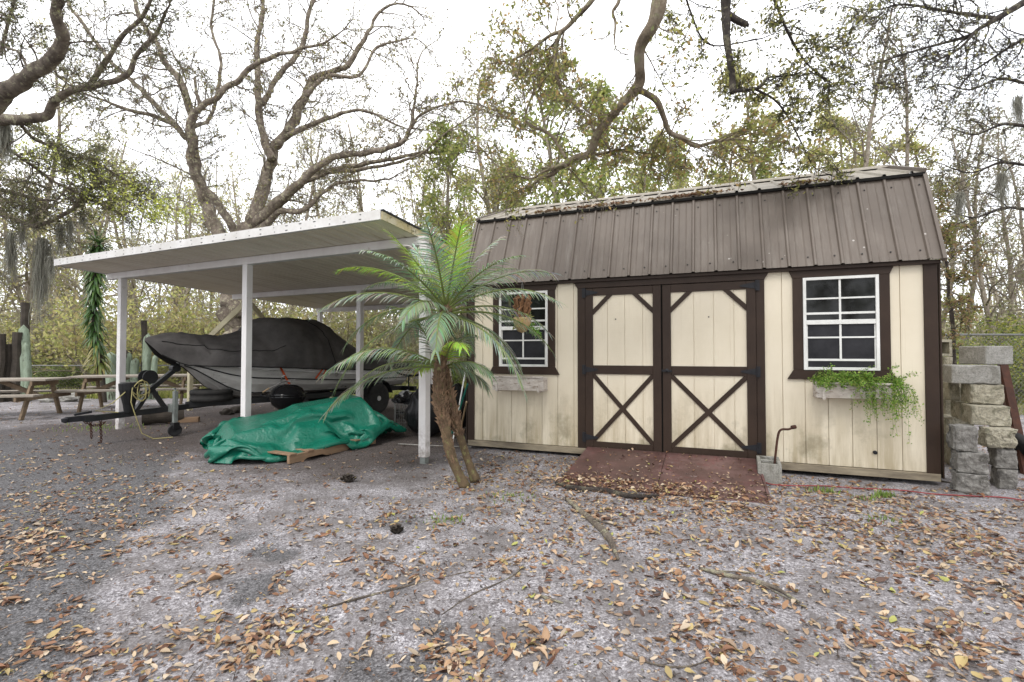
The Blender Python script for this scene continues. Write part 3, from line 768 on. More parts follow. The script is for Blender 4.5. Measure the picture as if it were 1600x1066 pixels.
# outboard motor
mo = thing('outboard_motor', None, None); mo.parent = boat; mo.location = (0, BL+.18, .95)
mb = MB(); mb.lathe([(.0, -.05), (.14, -.04), (.19, .05), (.2, .22), (.17, .34), (.08, .40), (0, .41)], 20, Matrix.Scale(1.35, 4, (0, 1, 0))); mb.build('cowling', M['black_plastic'], mo, smooth=True)
mb = MB(); mb.box((-.05, -.1, -.65), (.05, .1, -.03)); mb.box((-.02, -.12, -.78), (.02, .16, -.651)); mb.build('lower_leg', M['black_plastic'], mo, bevel=.02)
# cover
cov = thing('boat_cover', 'black fabric cover stretched over the grey boat', 'boat cover', (-5.065, 7.495, 0), -TA)
tops = [(-.47, 1.43), (-.38, 1.47), (-.22, 1.52), (-.05, 1.53), (.3, 1.49), (.6, 1.50), (.85, 1.56), (1.05, 1.62), (1.22, 1.76), (1.36, 1.83), (1.8, 1.85), (2.22, 1.86), (2.38, 1.80), (2.8, 1.56), (3.3, 1.32), (3.8, 1.12), (4.2, 1.02), (4.4, .95)]
def itp(tab, x_):
    for (a, va), (c_, vc) in zip(tab[:-1], tab[1:]):
        if x_ <= c_: return lerp(va, vc, max(0, (x_-a)/(c_-a)))
    return tab[-1][1]
def low(l): return itp([(-.47, 1.40), (-.3, 1.20), (-.1, 1.08), (.0, 1.04), (.3, 1.02), (1, .99), (2, .93), (4.4, .83)], l)
def wid(l): return itp([(-.47, .012), (-.3, .09), (-.1, .17), (.1, .25), (.3, .42), (.6, .62), (1, .80), (1.6, .94), (2.2, .97), (4.4, .95)], l)
mb = MB(); NL, NS = 110, 46; vs = []
for i in range(NL+1):
    l = -.47+4.87*i/NL; zt_, zl, w_ = itp(tops, l), low(l), wid(l)
    # cross-section: skirt up to shoulder, then towards centre ridge
    cab = sst(1.0, 1.5, l)*(1-sst(2.3, 3.2, l))
    for k in range(NS+1):
        s_ = -1+2*k/NS; a = abs(s_)
        # height fraction: at a=1 bottom, a=.7 gunwale line, a=0 top
        if a > .74: f_ = (1-a)/.26; x_ = w_*(1.03-.0*f_); z_ = zl+f_*(.16 if l > .2 else .5*(zt_-zl)) 
        else:
            q = a/.74; f_ = 1-q
            z0_ = zl+(.16 if l > .2 else .5*(zt_-zl)); e_ = lerp(1.25, 2.4, cab)
            x_ = w_*1.03*(q**(lerp(.9, .75, cab))); z_ = z0_+(zt_-z0_)*(1-q**e_)
        nf = noise.noise(Vector((l*1.3, s_*3+5, 1)))*.03 + abs(noise.noise(Vector((l*3.2+s_*2.2, s_*1.5, 4))))*.045*(.3+min(1, (1-a)*3)) + (.012*math.sin(l*26+s_*5+3*noise.noise(Vector((l, s_, 0))))*sst(.35, .8, a))
        cr = 1-abs(noise.noise(Vector((l*2.1+a*3.2, a*1.2-l*.4, 14+(s_ > 0)*7))))*3; cr2 = 1-abs(noise.noise(Vector((l*1.7-a*4.0, a*2+l*.5, 34))))*3.2
        nf += (.038*max(0, cr)**3+.032*max(0, cr2)**3)*sst(0, .25, 1-a)
        if l < 0: nf *= .45
        vs.append((math.copysign(x_, s_)*(1+nf*.5) if a > 1e-6 else 0, l, z_+nf*(.5 if a < .99 else .2)))
fs = []
for i in range(NL):
    for k in range(NS): fs.append((i*(NS+1)+k, i*(NS+1)+k+1, (i+1)*(NS+1)+k+1, (i+1)*(NS+1)+k))
fs.append(tuple(range(NS+1))); fs.append(tuple(NL*(NS+1)+k for k in range(NS+1)))
mb.add(vs, fs); mb.build('cover_cloth', M['cover'], cov, smooth=True)
mb = MB()
def cvp(l, s_):
    i = int(round((l+.47)/4.87*NL)); k = int(round((s_+1)/2*NS)); p = vs[i*(NS+1)+k]; return Vector(p)
mb.tube([cvp(1.75+.35*math.sin(a_*1.57)**1, (1-a_)*.0+a_*.74)+Vector((.004, 0, .004)) for a_ in [q/14 for q in range(15)]], .008, 5)
mb.tube([Vector(vs[i*(NS+1)+NS])+Vector((.004, 0, .004)) for i in range(4, NL-2)], .010, 6)
mb.tube([cvp(.02*q*2-.3, .62)+Vector((.003, 0, .004)) for q in range(40)], .006, 5)
mb.tube([cvp(2.1, .74+.02*q)+Vector((.006, 0, 0)) for q in range(13)], .008, 5); mb.build('seam', M['cover_edge'], cov)
# tie straps
st = thing('tie_strap', 'orange tie strap slanting from hull to trailer behind the middle white post', 'strap', (-5.065, 7.495, 0), -TA)
mb = MB(); mb.bar((hw(1.2)+.03, 1.2, 1.0), (hw(1.5)*.92, 1.50, .50), .035, .006, up=(1, 0, 0)); mb.split('webbing', M['orange'], st)
st = thing('tie_strap', 'orange tie strap looped over the gunwale above the kettle grill', 'strap', (-5.065, 7.495, 0), -TA)
mb = MB(); mb.bar((hw(2)+.03, 1.75, .78), (hw(2)+.03, 2.03, 1.08), .03, .006, up=(1, 0, 0)); mb.bar((hw(2)+.045, 1.88, .78), (hw(2)+.035, 2.05, 1.08), .03, .006, up=(1, 0, 0)); mb.split('webbing', M['orange'], st)

# grill
gr = thing('kettle_grill', 'black round kettle grill between the boat and green tarp', 'grill', (-3.62, 7.95, 0))
mb = MB(); mb.lathe([(0, .30), (.13, .32), (.23, .40), (.275, .52), (.28, .545), (.26, .545)], 36); mb.build('bowl', M['enamel'], gr, smooth=True)
mb = MB(); mb.lathe([(.285, .55), (.285, .565), (.262, .59), (.22, .66), (.14, .71), (.05, .725), (0, .727)], 36); ld = mb.build('lid', M['enamel'], gr, smooth=True)
mb = MB(); mb.tube([(-.06, 0, .72), (-.06, 0, .765), (.06, 0, .765), (.06, 0, .72)], .012, 8); mb.build('handle', M['steel'], ld)
mb = MB(); mb.tube([(-.27, -.08, .52), (-.38, -.12, .56), (-.38, .08, .56), (-.28, .06, .52)], .01, 6); mb.build('side_handle', M['black_iron'], gr)
for k in range(3):
    a = k*2.09+.5; mb = MB(); mb.tube([(.13*math.cos(a), .13*math.sin(a), .34), (.26*math.cos(a), .26*math.sin(a), .0)], .012, 7); mb.build('leg', M['steel'], gr)
tg = thing('grill_tongs', 'steel tongs with wooden grip lying across the black grill lid', 'tongs', (-3.62, 7.95, 0))
mb = MB(); mb.tube([(-.27, -.05, .66), (-.05, -.02, .77), (.12, 0, .80)], .008, 6); mb.tube([(-.09, -.04, .76), (-.07, -.06, .83), (-.02, -.05, .87)], .009, 6); mb.build('metal_arm', M['steel'], tg)
mb = MB(); mb.tube([(-.36, -.08, .60), (-.27, -.05, .665)], .014, 6); mb.build('grip', M['wood_handle'], tg)

# ------------------------------------------------------------------ tarp heap and pallet
tr = thing('tarp', 'crumpled green tarp draped over a low heap beside the middle post', 'tarp', (-2.72, 6.42, 0), math.atan2(.60, .80))
hp = [(0, .10), (.06, .17), (.12, .19), (.17, .16), (.25, .40), (.38, .50), (.5, .60), (.58, .635), (.7, .58), (.82, .42), (.9, .22), (.95, .17), (1, .03)]
def drape():
    GX, GY, sp = 100, 80, .031
    rs = np.random.RandomState(4)
    px = (np.arange(GX)-(GX-1)/2)*sp; py = (np.arange(GY)-(GY-1)/2)*sp
    P = np.zeros((GX, GY, 3)); P[..., 0] = px[:, None]*.93+.12; P[..., 1] = py[None, :]*.86-.02; P[..., 2] = .66
    for i in range(GX):
        for j in range(GY):
            P[i, j, 2] += .05*noise.noise(Vector((i*.11, j*.11, 3)))+.02*noise.noise(Vector((i*.3, j*.3, 7)))
            P[i, j, 1] += .03*noise.noise(Vector((i*.09, j*.14, 13)))
    V_ = np.zeros_like(P)
    def H(x, y):
        h = np.zeros_like(x)
        for cx_, cy_, hx, hy, hh, sl, tx, ty in ((.32, .05, .40, .22, .58, .30, .12, .02), (.80, .04, .20, .20, .40, .24, -.3, 0), (-.22, .02, .26, .26, .46, .28, .22, .05), (-.62, -.02, .20, .36, .37, .22, .15, .1), (-.62, -.50, .14, .08, .17, .14, 0, 0), (.0, -.36, .16, .12, .36, .3, 0, .3), (1.2, .06, .1, .1, .15, .15, 0, 0), (-.5, .35, .25, .16, .36, .2, 0, 0)):
            ex = np.maximum(np.abs(x-cx_)-hx, 0); ey = np.maximum(np.abs(y-cy_)-hy, 0); d = np.sqrt(ex*ex+ey*ey)
            top_ = hh+tx*(np.clip(x, cx_-hx, cx_+hx)-cx_)+ty*(y-cy_)
            h = np.maximum(h, top_*np.clip(1-d/sl, 0, 1)**.8)
        return h
    ws = np.array([itp([(-1.6, .1), (-1.15, .34), (-.95, .60), (-.7, .72), (-.3, .76), (.1, .74), (.6, .62), (1.05, .42), (1.3, .28), (1.5, .16)], q/100) for q in range(-160, 161)])
    cs_ = np.array([itp([(-1.6, .05), (-1.0, 0), (-.6, -.05), (0, -.03), (1.5, .12)], q/100) for q in range(-160, 161)])
    def con(a, b, L, k):
        pa, pb = P[a], P[b]; d = pb-pa; l = np.sqrt((d*d).sum(-1, keepdims=True))+1e-9; c = d*((l-L)/l*.5*k); P[a] += c; P[b] -= c
    S = slice; C_ = []
    for o in (0, 1):
        n = (GX-o)//2*2; C_.append(((S(o, o+n, 2), S(None)), (S(o+1, o+n, 2) if o+n <= GX else S(o+1, GX, 2), S(None)), sp, 1.0))
        n = (GY-o)//2*2; C_.append(((S(None), S(o, o+n, 2)), (S(None), S(o+1, o+n, 2)), sp, 1.0))
    sq = sp*math.sqrt(2)
    for o in (0, 1):
        n = (GX-o)//2*2
        C_.append(((S(o, o+n, 2), S(0, GY-1)), (S(o+1, o+n, 2), S(1, GY)), sq, .5)); C_.append(((S(o, o+n, 2), S(1, GY)), (S(o+1, o+n, 2), S(0, GY-1)), sq, .5))
    bend = [((S(0, GX-3), S(None)), (S(3, GX), S(None)), 3*sp, .10), ((S(None), S(0, GY-3)), (S(None), S(3, GY)), 3*sp, .10)]
    steps = 120
    for it in range(steps):
        old = P.copy(); V_[..., 2] -= .0022; V_ *= .97; P += V_
        for q in range(9):
            for a, b, L, k in C_: con(a, b, L, k)
            for a, b, L, k in bend: con(a, b, L, k)
            x = np.clip(P[..., 0], -1.6, 1.6); ix = np.clip(((x+1.6)*100).astype(int), 0, 320); w_ = ws[ix]; c_ = cs_[ix]
            dy = P[..., 1]-c_; lim = w_*(1+.5*max(0, 1-it/70)); ov = np.maximum(np.abs(dy)-lim, 0); P[..., 1] -= np.sign(dy)*ov*.25
            lx = 1.26+.25*max(0, 1-it/70); qx = P[..., 0]-.16; ovx = np.maximum(np.abs(qx)-lx, 0); P[..., 0] -= np.sign(qx)*ovx*.25
            h = H(P[..., 0], P[..., 1])+.008; P[..., 2] = np.maximum(P[..., 2], h)
        h = H(P[..., 0], P[..., 1])+.008; hit = P[..., 2] <= h+.004
        V_ = np.clip(P-old, -.03, .03); V_[..., :2][hit] *= .3; V_[..., 2][hit] = 0
    return P
TPp = drape(); NA, NB = TPp.shape[:2]
mb = MB(); mb.add([Vector(p) for p in TPp.reshape(-1, 3)], [(i*NB+j, i*NB+j+1, (i+1)*NB+j+1, (i+1)*NB+j) for i in range(NA-1) for j in range(NB-1)])
tob = mb.build('tarp_sheet', M['tarp'], tr, smooth=True)
tob.data.materials.clear(); tob.data.materials.append(M['tarp'])
mb = MB()
for (gi, gj) in ((18, 1), (40, 1), (62, 1), (84, 1), (1, 22), (1, 50)):
    p = Vector(TPp[gi, gj])+Vector((0, 0, .004)); q = Vector(TPp[gi+1, gj])-Vector(TPp[gi, gj]); q2 = Vector(TPp[gi, gj+1])-Vector(TPp[gi, gj]); nz_ = q.cross(q2).normalized()
    mb.lathe([(.008, 0), (.016, .0), (.016, .004), (.008, .004), (.008, 0)], 14, Matrix.Translation(p+nz_*.004) @ nz_.to_track_quat('Z', 'X').to_matrix().to_4x4())
mb.split('grommet', M['steel'], tob)
md = tob.modifiers.new('smooth', 'SUBSURF'); md.levels = 1; md.render_levels = 1
mb = MB()
pal = thing('pallet', 'old wooden pallet sticking out under the green tarp', 'pallet', G(452, 727), math.atan2(6.55-5.45, (G(580, 694)-G(452, 727)).x))
Lp = (G(585, 694)-G(452, 727)).length
mb = MB(); mb.prism([(0, .01), (Lp*.14, .01), (Lp*.18, .035), (Lp*.34, .035), (Lp*.38, .01), (Lp*.62, .01), (Lp*.66, .035), (Lp*.84, .035), (Lp*.88, .01), (Lp, .01), (Lp, .10), (0, .10)], 0, .04); mb.build('stringer', M['pallet'], pal, bevel=.003)
mb = MB()
for k in range(6): a = Lp*(k/5.6); mb.box((a, -.012, .101), (a+.09, .9, .118))
mb.build('deck_board', M['pallet'], pal, bevel=.002)

# ------------------------------------------------------------------ trailer blocks and log
lg = thing('log_round', 'short sawn log lying under the trailer tongue', 'log', G(228, 664))
a0 = G(222, 664); a1 = a0+Vector((.5, .32, 0))
mb = MB(); pts = [a0.lerp(a1, k/6)+Vector((0, 0, .125)) for k in range(7)]; mb.tube(pts, [.12+.006*math.sin(k*2) for k in range(7)], 18); mb.build('log_body', M['log'], lg, world=True)
wb = thing('timber_block', 'short grey timber block beside the trailer jack', 'timber', G(262, 662), .35)
mb = MB(); mb.box((0, 0, 0), (.46, .12, .09)); mb.build('timber', M['pallet'], wb, bevel=.005)
for (px_, py_, sx_, lb) in ((355, 648, .13, 'dark stone lying left of the middle white post'), (373, 645, .15, 'dark stone touching the middle white post')):
    p = G(px_, py_); st_ = thing('stone', lb, 'stone', p)
    mb = MB(); bm = bmesh.new(); bmesh.ops.create_icosphere(bm, subdivisions=3, radius=1)
    vv = [Vector((q.co.x*sx_, q.co.y*sx_*.8, max(-.01, q.co.z*sx_*.6+.04)))*(1+.35*noise.noise(q.co*1.6+Vector((px_, 0, 0)))) for q in bm.verts]; ff = [tuple(v_.index for v_ in f.verts) for f in bm.faces]; bm.free()
    mb.add(vv, ff); mb.build('rock', M['log'], st_)

# ------------------------------------------------------------------ picnic tables
def table(loc, rot, L, lab):
    t_ = thing('picnic_table', lab, 'picnic table', loc, rot, 'picnic tables left of the carport')
    mb = MB(); 
    for k in range(5): mb.box((0, -.37+k*.15, .70), (L, -.37+k*.15+.14, .738))
    mb.build('tabletop', M['table_top'], t_, bevel=.003)
    for s in (-1, 1):
        mb = MB()
        for k in range(2): 
            y0 = s*.62+k*.13-.13; mb.box((0.0-.05, y0, .43), (L+.05, y0+.12, .468))
        mb.build('bench', M['table_top'], t_, bevel=.003)
    for x_ in (.28, L-.28):
        for s in (-1, 1):
            mb = MB(); mb.bar((x_, s*.24, .70), (x_, s*.52, -.01), .04, .09, up=(0, 1, 0)); mb.build('leg', M['table_wood'], t_, bevel=.003)
        mb = MB(); mb.box((x_+.022, -.74, .345), (x_+.06, .74, .429)); mb.box((x_+.022, -.36, .61), (x_+.06, .36, .699)); mb.split('cross_rail', M['table_wood'], t_, bevel=.003)
    mb = MB(); mb.bar((.33, 0, .40), (.95, 0, .69), .04, .08); mb.bar((L-.33, 0, .40), (L-.95, 0, .69), .04, .08); mb.split('brace', M['table_wood'], t_)
    return t_
a = R(19)
table(W(118, 585, 10.55).to_2d().to_3d(), R(19), 2.35, 'wooden picnic table half hidden behind the left carport post')
p_ = G(78, 652); ex = Vector((math.cos(R(12)), math.sin(R(12)), 0))
table(Vector((p_.x-.28, p_.y+.1, 0))-ex*2.05, R(12), 2.35, 'wooden picnic table at the left edge of the photo')
# low timber rail behind tables
lr = thing('timber_rail', 'long low timber lying along the ground behind the picnic tables', 'timber', G(5, 612))
mb = MB(); mb.bar(G(-120, 618)+Vector((0, 0, .1)), G(250, 612)+Vector((0, 0, .1)), .15, .15); mb.build('timber', M['log'], lr, world=True)
rk = thing('stone', 'pale flat stone heap behind the left picnic table', 'stone', G(93, 628))
mb = MB()
for k in range(4):
    bm = bmesh.new(); bmesh.ops.create_icosphere(bm, subdivisions=2, radius=1); p = G(93, 628)
    vv = [Vector((q.co.x*.28, q.co.y*.22, q.co.z*.10))*(1+.3*noise.noise(q.co*1.4+Vector((k, 0, 0))))+p+Vector((k*.14-.2, k*.05, .06+.06*(k % 2))) for q in bm.verts]; ff = [tuple(v_.index for v_ in f.verts) for f in bm.faces]; bm.free(); mb.add(vv, ff)
mb.build('rock', M['block_plain'], rk, world=True)

# ------------------------------------------------------------------ palm
pb = G(731, 756)
palm = thing('palm', 'two-stemmed feathery date palm in front of the carport corner', 'palm', pb)
def spline(P, n=6):
    P = [Vector(p) for p in P]; out = []
    Q = [P[0]*2-P[1]]+P+[P[-1]*2-P[-2]]
    for i in range(1, len(Q)-2):
        for k in range(n):
            t_ = k/n; a, b_, c_, d_ = Q[i-1], Q[i], Q[i+1], Q[i+2]
            out.append(.5*((2*b_)+(c_-a)*t_+(2*a-5*b_+4*c_-d_)*t_*t_+(3*b_-a-3*c_+d_)*t_**3))
    out.append(P[-1]); return out
tr1 = spline([W(727, 762, 4.60), W(706, 715, 4.62), W(694, 660, 4.66), W(686, 615, 4.7), W(691, 550, 4.73), W(697, 478, 4.76)], 8)
tr2 = spline([W(743, 752, 4.76), W(729, 713, 4.80), W(712, 658, 4.80), W(702, 620, 4.80), W(692, 575, 4.82)], 8)
def ptrunk(path, rads, nfib, f0, sd, k0=0):
    rr = random.Random(sd); n = len(path)
    rs = [itp(rads, i/(n-1))*(1+.07*noise.noise(Vector((i*.9, sd, 0)))) for i in range(n)]
    mb = MB(); mb.tube(path, rs, 14); tr_ = mb.build('trunk', M['palm_trunk'], palm, smooth=True, world=True)
    mb = MB()
    for k in range(nfib):
        f_ = f0+(1-f0)*((k+rr.random())/nfib); i = f_*(n-1); i0 = min(n-2, int(i)); p = path[i0].lerp(path[i0+1], i-i0); d_ = (path[i0+1]-path[i0]).normalized()
        an = k*2.4+rr.uniform(-.3, .3); x = d_.orthogonal().normalized(); x = Matrix.Rotation(an, 3, d_) @ x; s = d_.cross(x)
        r_ = itp(rads, f_); L_ = rr.uniform(.025, .075)*(1 if f_ > .38 else .4); w_ = rr.uniform(.010, .022)*(1 if f_ > .35 else .7)
        o_ = p+x*r_*.75; tip = o_+x*L_*rr.uniform(.45, .9)+d_*L_*rr.uniform(.3, 1.0); q = o_+x*L_*.4+d_*L_*.2
        mb.add([o_-s*w_, o_+s*w_, q+s*w_*.8+d_*.012, tip, q-s*w_*.8+d_*.012, o_-d_*.02+x*.012], [(0, 5, 1), (0, 1, 2, 4), (4, 2, 3), (0, 4, 3, 5), (1, 5, 3, 2)])
    mb.build('leaf_base', M['palm_fibre'], palm, world=True)
ptrunk(tr1, [(0, .056), (.08, .043), (.3, .046), (.42, .050), (.55, .058), (.7, .052), (.85, .05), (1, .04)], 560, .16, 1)
ptrunk(tr2, [(0, .054), (.15, .038), (.45, .037), (.65, .042), (.85, .05), (1, .04)], 230, .40, 2)
def frond(base, az, el, L, droop, col, sd, lf=.27):
    rr = random.Random(sd); np_ = 22
    d = Vector((math.cos(az)*math.cos(el), math.sin(az)*math.cos(el), math.sin(el))); p = Vector(base); pts = [p.copy()]
    st_ = L/np_
    for i in range(np_):
        d = (d+Vector((0, 0, -droop/np_*(.4+1.4*i/np_)))).normalized(); d = (d+Vector((rr.uniform(-1, 1), rr.uniform(-1, 1), 0))*.012).normalized(); p = p+d*st_; pts.append(p.copy())
    rows = []; cols = []
    side0 = d.cross(Vector((0, 0, 1)));
    side0 = Vector((-math.sin(az), math.cos(az), 0))
    Vs = []
    nl = 36
    tw = rr.uniform(-.5, .5)
    for k in range(nl):
        f_ = .14+.86*(k/(nl-1))**.95; i = min(np_-1e-4, f_*np_); i0 = int(i); q = pts[i0].lerp(pts[i0+1], i-i0); dd = (pts[i0+1]-pts[i0]).normalized()
        sd_ = dd.cross(Vector((0, 0, 1))); sd_ = sd_.normalized() if sd_.length > .2 else side0
        sd_ = (Matrix.Rotation(tw*f_, 3, dd) @ sd_); up = sd_.cross(dd).normalized()
        ll = lf*math.sin(math.pi*min(1, .16+.84*f_**.8))**.55*rr.uniform(.85, 1.1) if f_ < .97 else lf*.5
        for s in (-1, 1):
            dr_ = (sd_*s*math.cos(.75+.35*f_)*1.1+dd*math.sin(.75+.35*f_)+up*rr.uniform(.1, .35)).normalized()
            w_ = .0070*rr.uniform(.8, 1.15); P0 = q; dcur = dr_; prof = []
            for m_ in range(4):
                prof.append(P0.copy()); dcur = (dcur+Vector((0, 0, -.24-.25*droop*.3))).normalized(); P0 = P0+dcur*ll/3
            wn = dr_.cross(up).normalized() if dr_.cross(up).length > .1 else dd
            ws = [w_*.6, w_, w_*.75, 0]
            a = []
            for m_ in range(3): a += [prof[m_]-wn*ws[m_], prof[m_]+wn*ws[m_]]
            a.append(prof[3]); Vs += a
            cols.append([c_*rr.uniform(.75, 1.25) for c_ in col])
    V_ = np.array([tuple(v_) for v_ in Vs])-np.array(palm.location)[None, :]
    fo = quads('frond', V_, 7, [(0, 1, 3, 2), (2, 3, 5, 4), (4, 5, 6)], np.array(cols), M['frond'], palm, smooth=False)
    mb = MB(); mb.tube(pts, [.011*(1-.8*i/np_)+.0015 for i in range(np_+1)], 5); mb.build('leaf_stalk', M['stalk'], fo, world=False) if False else None
    me_ = bpy.data.meshes.new('leaf_stalk'); Lc = palm.location
    me_.from_pydata([(x-Lc[0], y-Lc[1], z-Lc[2]) for x, y, z in mb.v], [], mb.f); me_.materials.append(M['stalk']); so = bpy.data.objects.new('leaf_stalk', me_); COL.objects.link(so); so.parent = fo
M['stalk'] = basic('frond_stalk', (.17, .21, .06), (.12, .15, .045), .45, 10)
gA, gB, gC, gD = (.30, .37, .25), (.21, .28, .17), (.38, .56, .08), (.43, .48, .38)
rr = random.Random(12); c1 = tr1[-1]; c2 = tr2[-1]
k = 0
for i in range(34):
    az = i*2.399+.4; tt = i/33; el = lerp(1.30, -.12, tt**.8)+rr.uniform(-.1, .1); L_ = lerp(.75, 1.30, min(1, tt*2.2))*rr.uniform(.88, 1.05)
    if math.sin(az) < -.6 and el < .5:
        if i % 2: continue
        L_ *= .75
    dr_ = lerp(.5, 1.25, min(1, tt*1.4))*rr.uniform(.8, 1.15)
    if el > .9: dr_ *= .8
    col = gC if (i in (2, 4, 6, 9)) else (gD if i % 4 == 1 else (gA if i % 2 else gB))
    frond(c1+Vector((0, 0, -.02*tt*5)), az, el, L_, dr_, col, 100+i)
for az, el, L_ in ((3.05, .42, 1.30), (3.35, .10, 1.2), (2.75, .25, 1.25), (3.6, .55, 1.0)): frond(c2, az, el, L_, 1.15, gA, int(az*100))
for i in range(8):
    az = i*2.399+2.7; tt = i/8; el = lerp(1.0, -.15, tt)+rr.uniform(-.1, .1); L_ = rr.uniform(.62, .95)
    if math.cos(az) > .2 and el < .6: L_ *= .75
    if math.sin(az) < -.3 and el < .7: continue
    frond(c2, az, el, L_, rr.uniform(.8, 1.4), gC if i in (1, 5) else (gA if i % 2 else gB), 300+i)

# hanging basket before the left window
hb_ = thing('hanging_basket', 'hanging coir basket with leafy plant before the left shed window', 'hanging planter', W(816, 515, 5.55))
mb = MB(); mb.lathe([(0, -.04), (.05, -.02), (.085, .03), (.105, .10), (.10, .135)], 18); mb.build('basket', M['basket'], hb_, smooth=True)
mb = MB()
for k in range(46):
    a = rnd.uniform(0, 6.28); r_ = rnd.uniform(0, .07); z0 = rnd.uniform(.12, .27)
    mb.tube([(r_*math.cos(a), r_*math.sin(a), z0), (r_*1.5*math.cos(a)+rnd.uniform(-.03, .03), r_*1.5*math.sin(a), z0+.09), (r_*1.1*math.cos(a+1), r_*1.1*math.sin(a+1), z0+.14)], [.013, .018, .004], 5)
mb.build('dry_husk', M['coir'], hb_)
mb = MB()
for k in range(3):
    a = k*2.09; mb.tube([(.1*math.cos(a), .1*math.sin(a), .13), (.02*math.cos(a), .02*math.sin(a), .42), (0, 0, ZE-.06-hb_.location.z)], .003, 4)
mb.build('hanger', M['wire'], hb_)
pp = []
for k in range(140): a = rnd.uniform(0, 6.28); r_ = rnd.uniform(.02, .13); pp.append((r_*math.cos(a)+.0, r_*math.sin(a), rnd.uniform(.03, .19)))
leaves_obj('foliage', pp, .05, [(.42, .38, .12), (.30, .33, .10), (.5, .42, .16)], M['leaf'], hb_, 3)
pp = []
for k in range(130): f_ = rnd.random(); pp.append((.07+.12*f_+rnd.uniform(-.03, .03), rnd.uniform(-.05, .05), .06-.12*f_+rnd.uniform(-.03, .03)))
leaves_obj('trailing_leaf', pp, .05, [(.13, .28, .04), (.2, .36, .06)], M['leaf'], hb_, 4, asp=.3, droop=.4)

# flower box plant
fp = thing('trailing_plant', 'bright green trailing plant spilling from the right flower box', 'plant', shed_w(.70, -.09, .93))
pp = []; cc = []
wv = lambda u, y, z: shed_w(u, y, z)-fp.location
mb = MB()
for k in range(150):
    u0 = rnd.uniform(.36, 1.04) if k % 3 else rnd.uniform(.30, .75); x0 = wv(u0, rnd.uniform(-.15, -.05), .92)
    ln = rnd.uniform(.08, .2); hang = (u0 < .66 and rnd.random() < .62)
    p = x0.copy(); d_ = Vector((rnd.uniform(-.6, .6), rnd.uniform(-.9, .1), rnd.uniform(.7, 1.4))).normalized(); pts = [p.copy()]
    n_ = 8; tot = rnd.uniform(.22, .44) if hang else ln*1.3
    if hang and rnd.random() < .07 : tot = rnd.uniform(.5, .68)
    for q in range(n_):
        d_ = (d_+Vector((rnd.uniform(-.12, .12)+(.10 if hang and u0 < .5 and q < 4 else 0), rnd.uniform(-.1, .1)-(.1 if q < 3 else 0), -.75 if hang else -.18))).normalized(); p = p+d_*tot/n_
        wy = (p.x*bk.x+p.y*bk.y)
        pts.append(p.copy())
        for z_ in range(9 if not hang else 6): pp.append(tuple(p+Vector((rnd.uniform(-.022, .022), rnd.uniform(-.022, .022), rnd.uniform(-.02, .02)))))
    mb.tube(pts, .0014, 3)
mb.build('stem', M['stalk'], fp)
pp = [q for q in pp if q[0]*bk.x+q[1]*bk.y < .075]
leaves_obj('leaf', pp, .019, [(.17, .32, .045), (.26, .42, .07), (.10, .2, .03), (.36, .42, .10)], M['leaf'], fp, 9, asp=.6)

# ------------------------------------------------------------------ cinder block and crank
cb = thing('cinder_block', 'hollow grey cinder block beside the ramp holding a bent rod', 'cinder block', G(1203, 757), -STH-.05)
mb = MB(); w_, d_, h_ = .20, .40, .19; t1 = .03
mb.box((-w_/2, 0, 0), (-w_/2+t1, d_, h_)); mb.box((w_/2-t1, 0, 0), (w_/2, d_, h_))
for y0 in (0, d_/2-.015, d_-.03): mb.box((-w_/2+t1, y0, 0), (w_/2-t1, y0+.03, h_-.001))
mb.box((-w_/2+t1, .03, 0), (w_/2-t1, d_-.03, .015)); mb.build('block_body', M['cinder'], cb, bevel=.003)
rdv = thing('bent_rod', 'bent rusty rod standing in the hollow cinder block', 'rod', G(1203, 757)+bk*.1)
mb = MB(); b0 = G(1203, 757)+bk*.10+Vector((.04, 0, .02)); mb.tube(spline([b0, b0+Vector((.03, 0, .25)), b0+Vector((.055, 0, .42)), b0+Vector((.085, 0, .475)), b0+Vector((.16, 0, .48)), b0+Vector((.20, 0, .50))], 5), .011, 8); mb.lathe([(.019, -.02), (.019, .02)], 8, Matrix.Translation(b0+Vector((.205, 0, .5))) @ Matrix.Rotation(R(80), 4, 'Y')); mb.build('rod_body', M['rust'], rdv, smooth=False, world=True)

